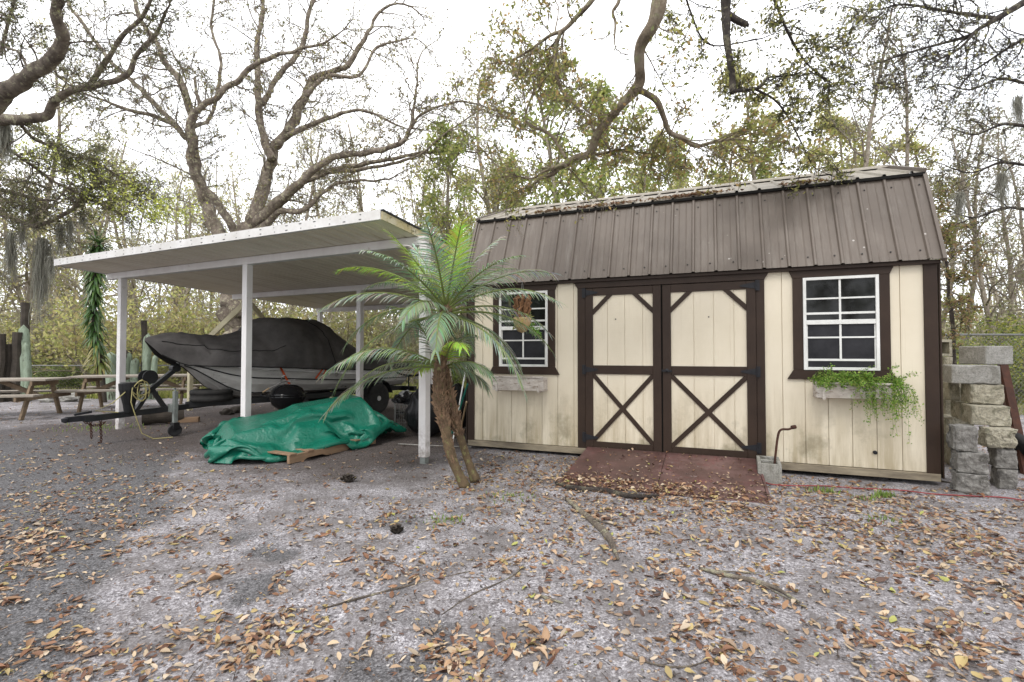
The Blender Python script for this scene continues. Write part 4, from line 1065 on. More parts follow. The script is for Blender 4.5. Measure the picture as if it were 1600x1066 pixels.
# ------------------------------------------------------------------ concrete block stack
def cblock(px0, px1, py_b, Y, h, dep, rot, mat, lab, seed, rough=.018, z0=None):
    z = z0
    c_, s_ = math.cos(rot), math.sin(rot)
    def ext(x, w):
        q = [(x+a*c_-b_*s_, Y+a*s_+b_*c_) for a in (0, w) for b_ in (0, dep)]
        r_ = [CX+F*p[0]/p[1] for p in q]; return min(r_), max(r_)
    x, w = (px0-CX)/F*Y, .3
    for it in range(40):
        e0, e1 = ext(x, w); x += (px0-e0)*Y/F*.7; w = max(.05, w+((px1-px0)-(e1-e0))*Y/F*.7)
    o_ = thing('concrete_block', lab, 'concrete block', (x, Y, z), rot, 'concrete blocks stacked at the right end of the shed')
    bm = bmesh.new(); bmesh.ops.create_cube(bm, size=1)
    bmesh.ops.scale(bm, vec=(w, dep, h), verts=bm.verts); bmesh.ops.translate(bm, vec=(w/2, dep/2, h/2), verts=bm.verts)
    bmesh.ops.bevel(bm, geom=list(bm.edges), offset=.007, segments=1, affect='EDGES')
    bmesh.ops.subdivide_edges(bm, edges=[e for e in bm.edges if e.calc_length() > .05], cuts=19, use_grid_fill=True)
    bm.normal_update(); cp = {}
    for v_ in bm.verts:
        q = v_.co*9+Vector((seed*3.1, seed, 0)); rd = 1-2*abs(noise.noise(q*.9)); nn_ = .5*rd-.25+noise.noise(q*2.1)*.35+noise.noise(q*5)*.22+noise.noise(q*12)*.10
        chip = max(0, noise.noise(q*.7+Vector((4, 4, 4)))-.18)*3*(1 if len({round(f.normal.x)*9+round(f.normal.y)*3+round(f.normal.z) for f in v_.link_faces}) > 1 else .15)
        cp[v_] = v_.normal*(rough*1.1*nn_)*Vector((1, 1, .4)).length/1.5-v_.normal*chip*min(.02, rough*1.2)
    for v_, d_ in cp.items(): v_.co += d_; v_.co.z = min(max(v_.co.z, 0), h)
    me_ = bpy.data.meshes.new('block_body'); bm.to_mesh(me_); bm.free(); me_.materials.append(mat)
    me_.polygons.foreach_set('use_smooth', [False]*len(me_.polygons))
    ob = bpy.data.objects.new('block_body', me_); COL.objects.link(ob); ob.parent = o_
    return o_
rB = -.5; bD, bM, bP = M['block_dark'], M['block'], M['block_plain']
Z = [-.01, .175, .36, .545, .735, .93, 1.115, 1.305]
defs = [(1480, 1541, 4.37, Z[0], Z[1], bD, 'bottom concrete block of the short front left column', .026, .20),
 (1481, 1541, 4.38, Z[1], Z[2], bD, 'middle concrete block of the short front left column', .026, .20),
 (1477, 1524, 4.40, Z[2], .585, bD, 'top concrete block of the short front left column', .020, .20),
 (1543, 1585, 4.52, Z[0], Z[1], bD, 'bottom concrete block of the right column, with a broken underside', .026, .20),
 (1540, 1586, 4.53, Z[1], Z[2], bD, 'dark concrete block second from the ground in the right column', .02, .20),
 (1526, 1586, 4.54, Z[2], Z[3], bM, 'rough-faced mossy concrete block third from the ground in the right column', .034, .20),
 (1500, 1577, 4.70, Z[3], Z[4], bM, 'long yellowish concrete block fourth layer above the ground', .018, .3),
 (1499, 1567, 4.80, Z[4], Z[5], bM, 'pale worn concrete block fifth layer above the ground', .018, .3),
 (1472, 1563, 4.86, Z[5], Z[6], bP, 'smooth streaked concrete block directly under the loose top slab', .006, .3),
 (1497, 1584, 4.92, Z[6], Z[7], bP, 'smooth grey slab lying loose on top of the block stack', .003, .32),
 (1484, 1499, 5.05, Z[3], Z[4], bM, 'narrow mossy block beside the fourth layer, next to the shed corner', .015, .3),
 (1468, 1498, 5.10, Z[4], Z[5], bM, 'mossy block beside the fifth layer, next to the shed corner', .015, .3),
 (1462, 1490, 5.25, Z[2], Z[3], bM, 'low back block partly hidden by the short front left column', .015, .3),
 (1462, 1488, 5.6, 1.0, 1.19, bM, 'back block under the hollow one, left of the top slab', .01, .3)]
for i, (a_, b_, Y, z0, z1, mt, lb, rg, dp) in enumerate(defs):
    cblock(a_, b_, 552, Y, z1-z0-.004, dp, rB if i != 9 else -.05, mt, lb, i+1, rg, z0)
cblock(1470, 1520, 552, 5.35, .55, .3, rB, bM, 'tall back support of mossy blocks behind the stack', 30, .015, -.01)
cblock(1464, 1500, 552, 5.62, 1.005, .28, rB, bM, 'back pier of stained blocks behind the stack, at the shed corner', 31, .012, -.01)
hbk = thing('cinder_block', 'hollow cinder block on its side, behind the top slab by the shed corner', 'cinder block', W(1462, 552, 5.6)*1, -.16); hbk.location.z = 1.192
mb = MB(); w_, h_ = .19, .19
for x0 in (0,): 
    mb.box((-.05, 0, 0), (w_-.02, .19, .03)); mb.box((-.05, 0, h_-.03), (w_-.02, .19, h_)); mb.box((w_-.05, .001, .03), (w_-.02, .189, h_-.03)); mb.box((-.05, .001, .03), (-.02, .189, h_-.03)); mb.box((-.02, .16, .03), (w_-.05, .188, h_-.03))
mb.build('block_body', M['block'], hbk, bevel=.003)
# rusty post and wheel
rpo = thing('rusty_post', 'long rusty steel bar leaning against the right side of the block stack', 'steel bar', G(1604, 742))
mb = MB(); mb.bar(G(1604, 742)+Vector((0, 0, .0)), W(1566, 566, 5.28), .085, .035, up=(0, 1, 0)); mb.build('steel_bar', M['rust'], rpo, world=True)
ct = thing('hand_cart', 'dark rusty hand cart behind the leaning bar at the right edge', 'cart', (5.15, 5.12, 0), .2)
mb = MB(); mb.lathe([(.14, -.04), (.19, -.05), (.225, -.03), (.225, .03), (.19, .05), (.14, .04), (.14, -.04)], 28, Matrix.Translation((.06, 0, .22)) @ Matrix.Rotation(R(62), 4, 'Y')); mb.build('tyre', M['tyre'], ct, smooth=True)
mb = MB(); mb.lathe([(.14, -.02), (.05, -.03), (.04, -.06), (.0, -.06)], 20, Matrix.Translation((.06, 0, .22)) @ Matrix.Rotation(R(62), 4, 'Y')); mb.build('rim', M['rust'], ct)
mb = MB(); mb.tube([(.0, .1, .2), (-.03, .16, .6), (-.09, .2, .80), (-.02, .3, .85)], .02, 7); mb.tube([(.25, .1, .2), (.22, .16, .6), (.16, .2, .80)], .02, 7); mb.box((-.02, .09, .18), (.27, .14, .55)); mb.tube([(-.12, -.03, .46), (.1, 0, .44)], .022, 8); mb.build('cart_frame', M['rust'], ct)
# red cord
rc = thing('red_cord', 'thin red cord lying on the sand from the ramp to the right edge', 'cord', G(1190, 750))
pts = [G(px, py)+Vector((0, 0, .012)) for px, py in ((1188, 745), (1200, 758), (1240, 762), (1290, 760), (1340, 765), (1400, 768), (1460, 775), (1520, 776), (1580, 781), (1680, 800))]
for p in pts: p.z = ground_h(p.x, p.y)+.012
mb = MB(); mb.tube(spline(pts, 8), .0055, 6); mb.build('cord_body', M['red_cord'], rc, world=True)

# ------------------------------------------------------------------ clutter between post and shed
def bag(loc, rx, ry, h, lab, sd):
    o_ = thing('rubbish_bag', lab, 'bag', loc); mb = MB(); bm = bmesh.new(); bmesh.ops.create_icosphere(bm, subdivisions=5, radius=1); vv = []
    for q in bm.verts:
        c_ = q.co; n1 = 1-abs(noise.noise(c_*1.8+Vector((sd, 0, 0))))*1.6; n2 = 1-abs(noise.noise(Vector((c_.x*5, c_.y*5, c_.z*1.5+sd))))*1.4
        k_ = .9+.12*n1+.07*n2; z_ = (c_.z+1)/2; sh = 1-.35*z_**2
        vv.append((c_.x*rx*k_*sh, c_.y*ry*k_*sh, z_*h*(.92+.1*n1)))
    ff = [tuple(v_.index for v_ in f.verts) for f in bm.faces]; bm.free(); mb.add(vv, ff); mb.build('bag_body', M['bag'], o_, smooth=True); return o_
bag(G(667, 684)+Vector((-.02, .15, 0)), .34, .3, .80, 'tall black plastic bag behind the right carport post', 3)
bag(G(722, 676)+Vector((-.10, .3, 0)), .24, .26, .74, 'black plastic bag between the palm stems and shed corner', 8)
cr = thing('wire_crate', 'small wire crate with grey plastic sheet on top, beside the tarp end', 'crate', G(629, 676)+Vector((0, .25, 0)), .3)
mb = MB(); s_ = .17
for zz in (0, .14, .28, .42):
    mb.tube([(-s_, -s_, zz), (s_, -s_, zz), (s_, s_, zz), (-s_, s_, zz), (-s_, -s_, zz)], .006, 4)
for k in range(7):
    q = -s_+2*s_*k/6
    for a_, b_ in (((q, -s_), 0), ((q, s_), 0), ((-s_, q), 0), ((s_, q), 0)): mb.tube([(a_[0], a_[1], 0), (a_[0], a_[1], .42)], .005, 4)
mb.build('wire_grid', M['wire'], cr)
sh = thing('plastic_sheet', 'crumpled black and grey plastic bundle on the wire crate', 'plastic sheet', cr.location+Vector((0, 0, .42)))
for nm, mt, r_, dz, sd in (('black_bundle', M['bag'], .2, .06, 5), ('grey_sheet', M['pale_cloth'], .12, .13, 6)):
    mb = MB(); bm = bmesh.new(); bmesh.ops.create_icosphere(bm, subdivisions=4, radius=1)
    vv = [(q.co.x*r_*(1+.5*noise.noise(q.co*2+Vector((sd, 0, 0)))), q.co.y*r_*.9*(1+.5*noise.noise(q.co*2.3)), dz+max(-.05, q.co.z*r_*.6)*(1+.6*noise.noise(q.co*2.6+Vector((sd, 1, 0))))) for q in bm.verts]
    ff = [tuple(v_.index for v_ in f.verts) for f in bm.faces]; bm.free(); mb.add(vv, ff); mb.build(nm, mt, sh)
def pole(nm, lab, cat, p, q, r_, mat, ends=None):
    o_ = thing(nm, lab, cat, p); mb = MB(); mb.tube([p, q], r_, 7); mb.build('shaft', mat, o_, world=True); return o_
pole('white_pole', 'thin white pole leaning on the left shed corner', 'pole', G(705, 703), W(729, 570, 6.42), .009, M['white_vinyl'])
pole('garden_tool', 'tool with green handle leaning behind the palm stems', 'tool', G(702, 690), W(731, 600, 6.38), .014, M['green_handle'])
pole('rake', 'pale wooden handle leaning between the palm and shed', 'tool', G(716, 688), W(729, 628, 6.36), .013, M['wood_handle'])
wp_ = thing('white_pipe', 'thin pale pipe lying on the ground left of the shed corner', 'pipe', G(640, 696)); mb = MB(); mb.tube([G(622, 696)+Vector((0, 0, .02)), G(680, 699)+Vector((0, 0, .02)), G(736, 700)+Vector((0, 0, .012))], .007, 6); mb.build('pipe', M['block_plain'], wp_, world=True)
gc = thing('garden_trolley', 'dark folding trolley with curved handle behind the wire crate', 'trolley', (-1.95, 9.3, 0))
mb = MB(); mb.tube(spline([(-.25, 0, .95), (-.2, 0, .85), (0, 0, .80), (.2, 0, .82), (.28, 0, .92)], 4), .022, 6); mb.tube([(0, 0, .8), (0, 0, .12)], .012, 6); mb.box((-.18, -.1, .08), (.18, .2, .13)); mb.build('trolley_frame', M['black_iron'], gc)
mb = MB(); mb.lathe([(.08, -.02), (.08, .02)], 16, Matrix.Translation((-.2, 0, .08)) @ Matrix.Rotation(R(90), 4, 'Y')); mb.build('wheel', M['tyre'], gc)
mb = MB(); mb.lathe([(.08, -.02), (.08, .02)], 16, Matrix.Translation((.2, 0, .08)) @ Matrix.Rotation(R(90), 4, 'Y')); mb.build('wheel', M['tyre'], gc)

# ------------------------------------------------------------------ fences
def chainlink(A, B, h, lab, mesh_step=.075, mesh=True, rail=.022):
    A = Vector(A); B = Vector(B); L_ = (B-A).length; d_ = (B-A).normalized()
    f_ = thing('chain_link_fence', lab, 'fence', A)
    mb = MB(); mb.tube([A+Vector((0, 0, h)), B+Vector((0, 0, h))], rail, 6); mb.build('top_rail', M['wire'], f_, world=True)
    k = 0; n_ = int(L_/2.6)
    for i in range(n_+1):
        mb = MB(); p = A+d_*(L_*i/n_); mb.tube([p+Vector((0, 0, -.1)), p+Vector((0, 0, h+.03))], .028, 7); mb.build('fence_post', M['wire'], f_, world=True)
    mb = MB(); st_ = mesh_step; n_ = int(L_/st_)
    for s in (-1, 1):
        for i in range(-int(h/st_), n_+int(h/st_)):
            x0 = i*st_; a = Vector((x0, 0)); 
            xa, za, xb, zb_ = x0, 0, x0+h*s, h
            if s > 0: 
                if xa < 0: za = -xa; xa = 0
                if xb > L_: zb_ = h-(xb-L_); xb = L_
            else:
                if xa > L_: za = xa-L_; xa = L_
                if xb < 0: zb_ = h+xb; xb = 0
            if zb_-za < .02: continue
            p = A+d_*xa+Vector((0, 0, za+.02)); q = A+d_*xb+Vector((0, 0, zb_)); mb.tube([p, q], .0022, 3, cap=False)
    mb.build('wire_mesh', M['wire'], f_, world=True)
chainlink((-19, 13.6, 0), (-2.5, 13.9, 0), .87, 'low grey chain-link fence behind the picnic tables and carport', .11)
chainlink((5.5, 9.3, 0), (16, 9.8, 0), 1.58, 'chain-link fence with dark top rail behind the block stack', .09)
# ------------------------------------------------------------------ generic vegetation
class Tree:
    def __init__(s, seed): s.mb = MB(); s.r = random.Random(seed); s.leaf = []; s.minr = .004
    def sides(s, r_): return 8 if r_ > .06 else 6 if r_ > .03 else 4 if r_ > .01 else 3
    def limb(s, pts, rads):
        s.mb.tube(pts, rads, s.sides(max(rads)), cap=max(rads) > .02)
    def grow(s, p, d, L, r_, lvl, maxl, gn=.22, up=.05, nch=(6, 5, 4), ang=(.5, 1.1), lf=0, seg=None, lr=(.35, .6), lspread=.05, t0=.2):
        rr = s.r; n_ = max(3, min(12, int(L/(seg or max(.05, L/7))))); st_ = L/n_; p = Vector(p); d = Vector(d).normalized(); pts = [p.copy()]; ds = [d.copy()]
        for i in range(n_):
            d = (d+Vector((rr.gauss(0, gn), rr.gauss(0, gn), rr.gauss(0, gn)+up))).normalized(); p = p+d*st_; pts.append(p.copy()); ds.append(d.copy())
        rads = [max(s.minr*.6, r_*(1-.72*i/n_)) for i in range(n_+1)]
        s.limb(pts, rads)
        if lvl < maxl:
            k = nch[min(lvl, len(nch)-1)]
            for j in range(k):
                f_ = t0+(1-t0)*(j+rr.random())/k; i = min(n_-1, int(f_*n_)); q = pts[i].lerp(pts[i+1], f_*n_-i)
                a = rr.uniform(*ang); ax = ds[i].orthogonal(); ax.rotate(Matrix.Rotation(rr.uniform(0, 6.283), 3, ds[i])); nd = ds[i].copy(); nd.rotate(Matrix.Rotation(a, 3, ax))
                s.grow(q, nd, L*rr.uniform(*lr)*(1-.35*f_), max(s.minr, rads[i]*rr.uniform(.45, .65)), lvl+1, maxl, gn, up, nch, ang, lf, None, lr, lspread)
        if lvl >= maxl-1 and lf:
            m_ = lf if lvl == maxl else max(1, lf//3)
            for j in range(m_):
                f_ = rr.random(); i = min(n_-1, int(f_*n_)); q = pts[i].lerp(pts[i+1], f_*n_-i)
                s.leaf.append((q.x+rr.gauss(0, lspread), q.y+rr.gauss(0, lspread), q.z+rr.gauss(0, lspread)))
        return pts
    def build(s, root, bark, lsize, lcols, lmat, seed=0, asp=.45, world=True, bname='trunk', lname='crown', droop=0):
        s.mb.build(bname, bark, root, smooth=True, world=world)
        if s.leaf: leaves_obj(lname, s.leaf, lsize, lcols, lmat, root, seed, asp, droop, world=world)
def traced(T, pts, twigs=10, tl=1.0, lvl=2, lf=0, gn=.24, up=.02, jit=1.0, nch=(7, 6, 3), tr0=.15, tz=0):
    twigs = int(twigs*1.35)
    """pts: (px,py,width px,depth Y)"""
    P = [W(a[0], a[1], a[3]) for a in pts]; Rr = [a[2]/2*a[3]/F for a in pts]; n_ = 9
    S_ = spline(P, n_); rads = []
    for i in range(len(P)-1):
        for k in range(n_): rads.append(lerp(Rr[i], Rr[i+1], k/n_))
    rads.append(Rr[-1]); sc_ = .35*sum(rads)/len(rads)*jit
    S_ = [p+Vector((noise.noise(p*3+Vector((1, 0, 0))), noise.noise(p*3+Vector((9, 0, 0))), noise.noise(p*3+Vector((5, 5, 0)))))*sc_*2 for p in S_]
    rads = [r_*(1+.16*noise.noise(p*4)+.14*noise.noise(p*11)) for r_, p in zip(rads, S_)]
    T.mb.tube(S_, rads, 10 if max(rads) > .08 else 7, cap=True)
    for j in range(twigs):
        f_ = tr0+(1-tr0)*(j+T.r.random())/twigs; i = min(len(S_)-2, int(f_*(len(S_)-1))); d = (S_[i+1]-S_[i]).normalized()
        a = T.r.uniform(.5, 1.2); ax = d.orthogonal(); ax.rotate(Matrix.Rotation(T.r.uniform(0, 6.283), 3, d)); nd = d.copy(); nd.rotate(Matrix.Rotation(a, 3, ax)); nd.z += tz
        T.grow(S_[i], nd, tl*T.r.uniform(.5, 1.2), max(T.minr, min(rads[i]*.55, tl*.014)), 0, lvl, gn, up, nch, (.45, 1.05), lf, lspread=.028)
    # continue the tip
    d = (S_[-1]-S_[-2]).normalized(); T.grow(S_[-1], d, tl*.9, rads[-1], 0, lvl, gn, up, nch, (.4, .9), lf, lspread=.028)
    return S_
# big oak behind the carport
T = Tree(21); T.minr = .007; Yo = 14.0
def t_(s): return [tuple(a) for a in s]
traced(T, [(372, 640, 44, Yo), (368, 560, 38, Yo), (367, 470, 36, Yo), (370, 410, 34, Yo), (374, 372, 32, Yo)], 0, .01, 0)
traced(T, [(368, 400, 24, Yo), (345, 372, 22, Yo), (322, 318, 18, Yo), (306, 265, 15, Yo-.2), (301, 220, 13, Yo-.3), (294, 150, 11, Yo-.5), (263, 105, 9, Yo-.7), (240, 64, 7, Yo-.9), (210, 8, 6, Yo-1), (200, -60, 5, Yo-1)], 16, 1.8, 2, 3)
traced(T, [(303, 225, 9, Yo), (263, 191, 7, Yo-.3), (195, 169, 5, Yo-.8), (139, 148, 3, Yo-1.2)], 9, 1.4, 2, 3)
traced(T, [(290, 215, 8, Yo), (259, 180, 8, Yo+.4), (210, 131, 7, Yo+.7), (165, 86, 6, Yo+1), (105, 4, 5, Yo+1.2)], 10, 1.5, 2, 3)
traced(T, [(372, 385, 13, Yo), (366, 360, 13, Yo-.2), (338, 315, 12, Yo-.5), (311, 285, 11, Yo-.8), (297, 250, 11, Yo-1), (300, 225, 11, Yo-1.1), (296, 195, 11, Yo-1.2), (311, 169, 10, Yo-1.3), (345, 146, 9, Yo-1.4), (375, 120, 8, Yo-1.5), (400, 100, 8, Yo-1.6), (437, 84, 6, Yo-1.8), (467, 79, 5, Yo-2), (520, 60, 3, Yo-2.2)], 16, 1.3, 2, 3)
traced(T, [(311, 165, 6, Yo-1.3), (307, 145, 5, Yo-1.3), (304, 124, 4, Yo-1.3)], 0, .1, 0)
traced(T, [(372, 390, 26, Yo), (380, 362, 25, Yo), (400, 335, 22, Yo), (415, 278, 18, Yo+.2), (430, 233, 16, Yo+.3), (452, 203, 15, Yo+.4), (475, 155, 13, Yo+.5), (490, 124, 11, Yo+.6), (542, 101, 8, Yo+.6), (569, 60, 6, Yo+.6), (600, 10, 4, Yo+.6)], 18, 1.7, 2, 3)
traced(T, [(424, 250, 13, Yo), (407, 197, 11, Yo), (404, 158, 11, Yo-.1), (402, 75, 8, Yo-.2), (411, 8, 6, Yo-.2), (415, -60, 5, Yo)], 13, 1.5, 2, 3)
traced(T, [(408, 165, 9, Yo), (437, 116, 8, Yo+.2), (471, 75, 7, Yo+.4), (482, 22, 6, Yo+.5), (497, -10, 5, Yo+.5)], 11, 1.3, 2, 3)
T.minr = .006
traced(T, [(398, 350, 18, Yo), (410, 338, 17, Yo-.3), (445, 306, 14, Yo-.6), (486, 270, 12, Yo-.9), (524, 246, 10, Yo-1.1), (610, 231, 8, Yo-1.4), (640, 203, 7, Yo-1.5), (648, 158, 4, Yo-1.6), (655, 90, 2.5, Yo-1.7)], 17, 1.3, 2, 3)
traced(T, [(642, 200, 5, Yo-1.5), (663, 176, 4, Yo-1.7), (723, 159, 3, Yo-1.9), (775, 173, 2, Yo-2)], 9, 1.0, 2, 3)
traced(T, [(420, 330, 12, Yo), (445, 312, 11, Yo-.1), (497, 272, 9, Yo+.2), (580, 255, 7, Yo+.4), (660, 240, 5, Yo+.6), (723, 234, 3, Yo+.8)], 15, 1.4, 2, 3)
traced(T, [(480, 282, 7, Yo), (520, 268, 7, Yo+.2), (560, 265, 6, Yo+.2), (650, 245, 4, Yo+.2), (700, 205, 3, Yo+.2), (745, 175, 2, Yo+.2)], 10, 1.2, 2, 3)
traced(T, [(382, 372, 14, Yo), (410, 355, 12, Yo-.2), (435, 333, 10, Yo-.4), (475, 328, 8, Yo-.6), (505, 300, 6, Yo-.7), (535, 285, 5, Yo-.8), (600, 282, 3, Yo-.8)], 12, 1.1, 2, 3)
traced(T, [(450, 212, 9, Yo), (505, 187, 7, Yo), (565, 173, 5, Yo+.1), (621, 195, 3, Yo+.2)], 10, 1.2, 2, 3)
traced(T, [(478, 150, 8, Yo), (510, 120, 6, Yo), (560, 118, 5, Yo+.1), (590, 75, 4, Yo+.2), (640, 60, 2, Yo+.2)], 9, 1.2, 2, 3)
traced(T, [(300, 200, 7, Yo), (330, 180, 5, Yo+.8), (345, 100, 5, Yo+1), (330, 40, 4, Yo+1.1), (340, -30, 3, Yo+1.1)], 10, 1.3, 2, 3)
oak = thing('oak_tree', 'large spreading leafless oak rising behind the carport roof', 'tree', W(372, 640, Yo).to_2d().to_3d())
T.leaf = T.leaf[::3]
T.build(oak, M['bark'], .075, [(.26, .24, .09), (.20, .14, .08), (.14, .15, .05), (.32, .28, .12)], M['leaf'], 5)
# left oak: trunk out of frame, limbs reaching in
T = Tree(33); T.minr = .005
tb = Vector((-9.2, 5.2, 0)); top = Vector((-8.6, 5.6, 3.7))
T.mb.tube(spline([tb, tb+Vector((.1, .1, 1.2)), tb+Vector((.3, .2, 2.4)), top], 6), [itp([(0, .48), (.2, .36), (1, .30)], i/18) for i in range(19)], 14)
def from_top(p, r_): T.mb.tube(spline([top-Vector((0, 0, .2)), top.lerp(p, .5)+Vector((0, 0, .25)), p], 6), [lerp(r_*1.8, r_, i/12) for i in range(13)], 8)
L1 = [(-60, 190, 30, 6.6), (0, 150, 26, 6.4), (45, 120, 22, 6.2), (83, 90, 19, 6.0), (99, 56, 17, 5.8), (90, 0, 15, 5.5), (70, -60, 13, 5.2)]
L2 = [(-60, 185, 19, 7.2), (0, 187, 17, 7.1), (68, 184, 13, 7.0), (84, 160, 12, 6.9), (110, 142, 11, 6.9), (143, 135, 10, 6.8), (195, 118, 8, 6.7), (214, 86, 7, 6.6), (248, 49, 5, 6.5), (259, 15, 4, 6.4)]
L3 = [(120, 140, 8, 6.9), (143, 128, 8, 6.8), (184, 68, 7, 6.6), (225, 22, 6, 6.4), (244, -20, 5, 6.3)]
L4 = [(-50, 300, 9, 8.2), (0, 297, 7, 8.2), (56, 311, 5, 8.2), (90, 312, 3, 8.1)]
L5 = [(-50, 330, 9, 8.6), (0, 334, 8, 8.6), (56, 353, 7, 8.5), (109, 330, 6, 8.4), (139, 296, 4, 8.3), (175, 275, 2.5, 8.2)]
L6 = [(34, 195, 5, 7.1), (50, 215, 5, 7.5), (83, 229, 5, 7.8), (150, 255, 3.5, 8.2), (210, 290, 2, 8.5)]
L7 = [(-50, 215, 8, 7.9), (0, 226, 6, 7.9), (49, 259, 5, 8.2), (94, 289, 4, 8.4), (180, 330, 3, 8.6)]
L8 = [(0, 80, 5, 6.3), (6, 60, 5, 6.2), (18, 20, 4, 6.1), (30, -20, 3, 6)]
L9 = [(45, 112, 4, 6.2), (30, 82, 4, 6.3), (0, 68, 4, 6.4), (-30, 20, 4, 6.4)]
for L_, k_ in ((L1, .16), (L2, .09), (L4, .05), (L5, .05), (L7, .04)): from_top(W(L_[0][0], L_[0][1], L_[0][3]), k_)
S1 = traced(T, L1, 8, .8, 2, 5); S2 = traced(T, L2, 12, .7, 2, 5); traced(T, L3, 9, .7, 2, 4)
traced(T, L4, 11, .8, 2, 9, tz=-.2); S5 = traced(T, L5, 13, .9, 2, 6, tz=-.4); S6 = traced(T, L6, 13, .8, 2, 13, tz=-.2); S7 = traced(T, L7, 14, .8, 2, 12, tz=-.2); traced(T, L8, 5, .5, 2, 8); traced(T, L9, 5, .6, 2, 5)
ol = thing('oak_tree', 'mossy live oak whose limbs reach in at the upper left edge', 'tree', tb)
cl_ = []
for k in range(7000):      # bright leaf spray at the ends of the lower limbs
    c_ = T.r.choice(((165, 285, 26, 18), (205, 300, 30, 18), (235, 320, 26, 16), (120, 262, 28, 14), (185, 320, 40, 16), (265, 330, 22, 10), (60, 232, 40, 12)))
    q = W(T.r.gauss(c_[0], c_[2]), T.r.gauss(c_[1], c_[3]), T.r.gauss(8.6, .5)); cl_.append(tuple(q))
cl_ = [q for q in cl_ if noise.noise(Vector(q)*3.2) > -.02]
T.leaf = T.leaf[::3]
T.build(ol, M['bark'], .04, [(.15, .16, .07), (.24, .24, .10), (.10, .11, .05)], M['leaf'], 8)
T2 = Tree(34); T2.minr = .004
for c_ in ((150, 290), (200, 300), (240, 322), (110, 268), (185, 325), (265, 332)): 
    for k in range(3): T2.grow(W(c_[0]-50, c_[1]-20, 8.5), Vector((1, T2.r.uniform(-.5, .5), T2.r.uniform(-.5, .4))), 1.0, .01, 0, 2, .15, 0, (5, 4), (.3, .9), 0)
T2.mb.build('leafy_twig', M['bark'], ol, world=True)
leaves_obj('leaf_spray', cl_, .05, [(.55, .60, .12), (.44, .50, .10), (.62, .62, .18), (.28, .32, .07)], M['leaf'], ol, 12, world=True)

# overhead oak: trunk stands behind the camera
T = Tree(45); T.minr = .0035
tb = Vector((3.4, -4.2, 0)); oo = thing('oak_tree', 'live oak whose pale crooked limb hangs down over the shed', 'tree', tb)
crotch = Vector((3.0, -3.2, 4.6))
T.mb.tube(spline([tb, tb+Vector((-.1, .2, 1.5)), tb+Vector((-.2, .5, 3.2)), crotch], 6), [itp([(0, .5), (.15, .38), (1, .28)], i/18) for i in range(19)], 16)
hi = Vector((1.6, 1.8, 5.3)); T.mb.tube(spline([crotch, Vector((2.4, -.8, 5.9)), hi, W(1040, -90, 3.6)], 7), [lerp(.2, .065, i/21) for i in range(22)], 12)
T.mb.tube(spline([crotch, Vector((.9, 0.0, 6.4)), Vector((.9, 2.4, 5.8)), W(960, -60, 4.1)], 6), [lerp(.14, .035, i/18) for i in range(19)], 8)
T.mb.tube(spline([Vector((2.4, -.8, 5.9)), Vector((3.0, 1.6, 6.6)), Vector((2.5, 4.0, 5.6)), W(1132, -90, 4.6)], 6), [lerp(.12, .045, i/18) for i in range(19)], 8)
OV = dict(gn=.2)
traced(T, [(1040, -90, 27, 3.6), (1031, 0, 24, 3.65), (1022, 37, 21, 3.7), (1004, 68, 18, 3.8), (998, 105, 17, 3.9), (994, 135, 16, 4.0), (969, 166, 14, 4.1), (935, 205, 13, 4.25), (921, 238, 13, 4.4), (900, 246, 12, 4.5), (884, 257, 10, 4.55)], 6, .5, 2, 9, **OV)
traced(T, [(994, 140, 9, 4.0), (1010, 148, 9, 4.05), (1027, 160, 9, 4.1), (1039, 186, 8, 4.2), (1048, 207, 9, 4.25), (1068, 216, 8, 4.3), (1087, 229, 6, 4.35), (1115, 222, 5, 4.4), (1146, 217, 4, 4.5), (1180, 222, 2, 4.6)], 12, .55, 2, 11, tr0=.3, **OV)
traced(T, [(960, -60, 11, 4.1), (927, 0, 9, 4.1), (900, 28, 8, 4.15), (879, 48, 7, 4.2), (859, 56, 5, 4.3), (830, 76, 4, 4.4), (800, 93, 3, 4.5), (765, 100, 2, 4.6)], 13, .6, 2, 11, tr0=.3, **OV)
traced(T, [(875, 50, 6, 4.2), (867, 80, 5, 4.25), (868, 110, 5, 4.3), (879, 141, 5, 4.3), (907, 175, 4.5, 4.3), (931, 204, 4, 4.3)], 8, .5, 2, 9, **OV)
traced(T, [(884, 247, 5, 4.5), (870, 225, 5, 4.55), (856, 208, 4.5, 4.6), (822, 186, 4, 4.7), (834, 135, 3, 4.8), (821, 90, 2, 4.9)], 9, .6, 2, 10, **OV)
traced(T, [(915, 243, 4.5, 4.4), (940, 240, 4.5, 4.45), (969, 234, 4, 4.5), (995, 237, 3, 4.55), (1020, 240, 2, 4.6)], 8, .5, 2, 9, **OV)
traced(T, [(882, 256, 5, 4.5), (850, 268, 4, 4.6), (828, 279, 3.5, 4.7), (790, 270, 2.5, 4.8)], 8, .6, 2, 10, **OV)
traced(T, [(882, 258, 5, 4.5), (900, 275, 3, 4.6), (918, 297, 2, 4.7)], 4, .4, 1, 6, **OV)
traced(T, [(975, -40, 6, 3.9), (968, 0, 6, 3.9), (958, 18, 5, 3.9), (962, 35, 4, 3.9), (960, 60, 2.5, 3.9)], 2, .25, 1, 4)
S8 = None
T.leaf = [q for k, q in enumerate(T.leaf) if k % 6 == 0]
T.build(oo, M['bark_pale'], .044, [(.34, .35, .09), (.26, .28, .08), (.42, .36, .12), (.18, .20, .06), (.42, .28, .12)], M['leaf'], 15)
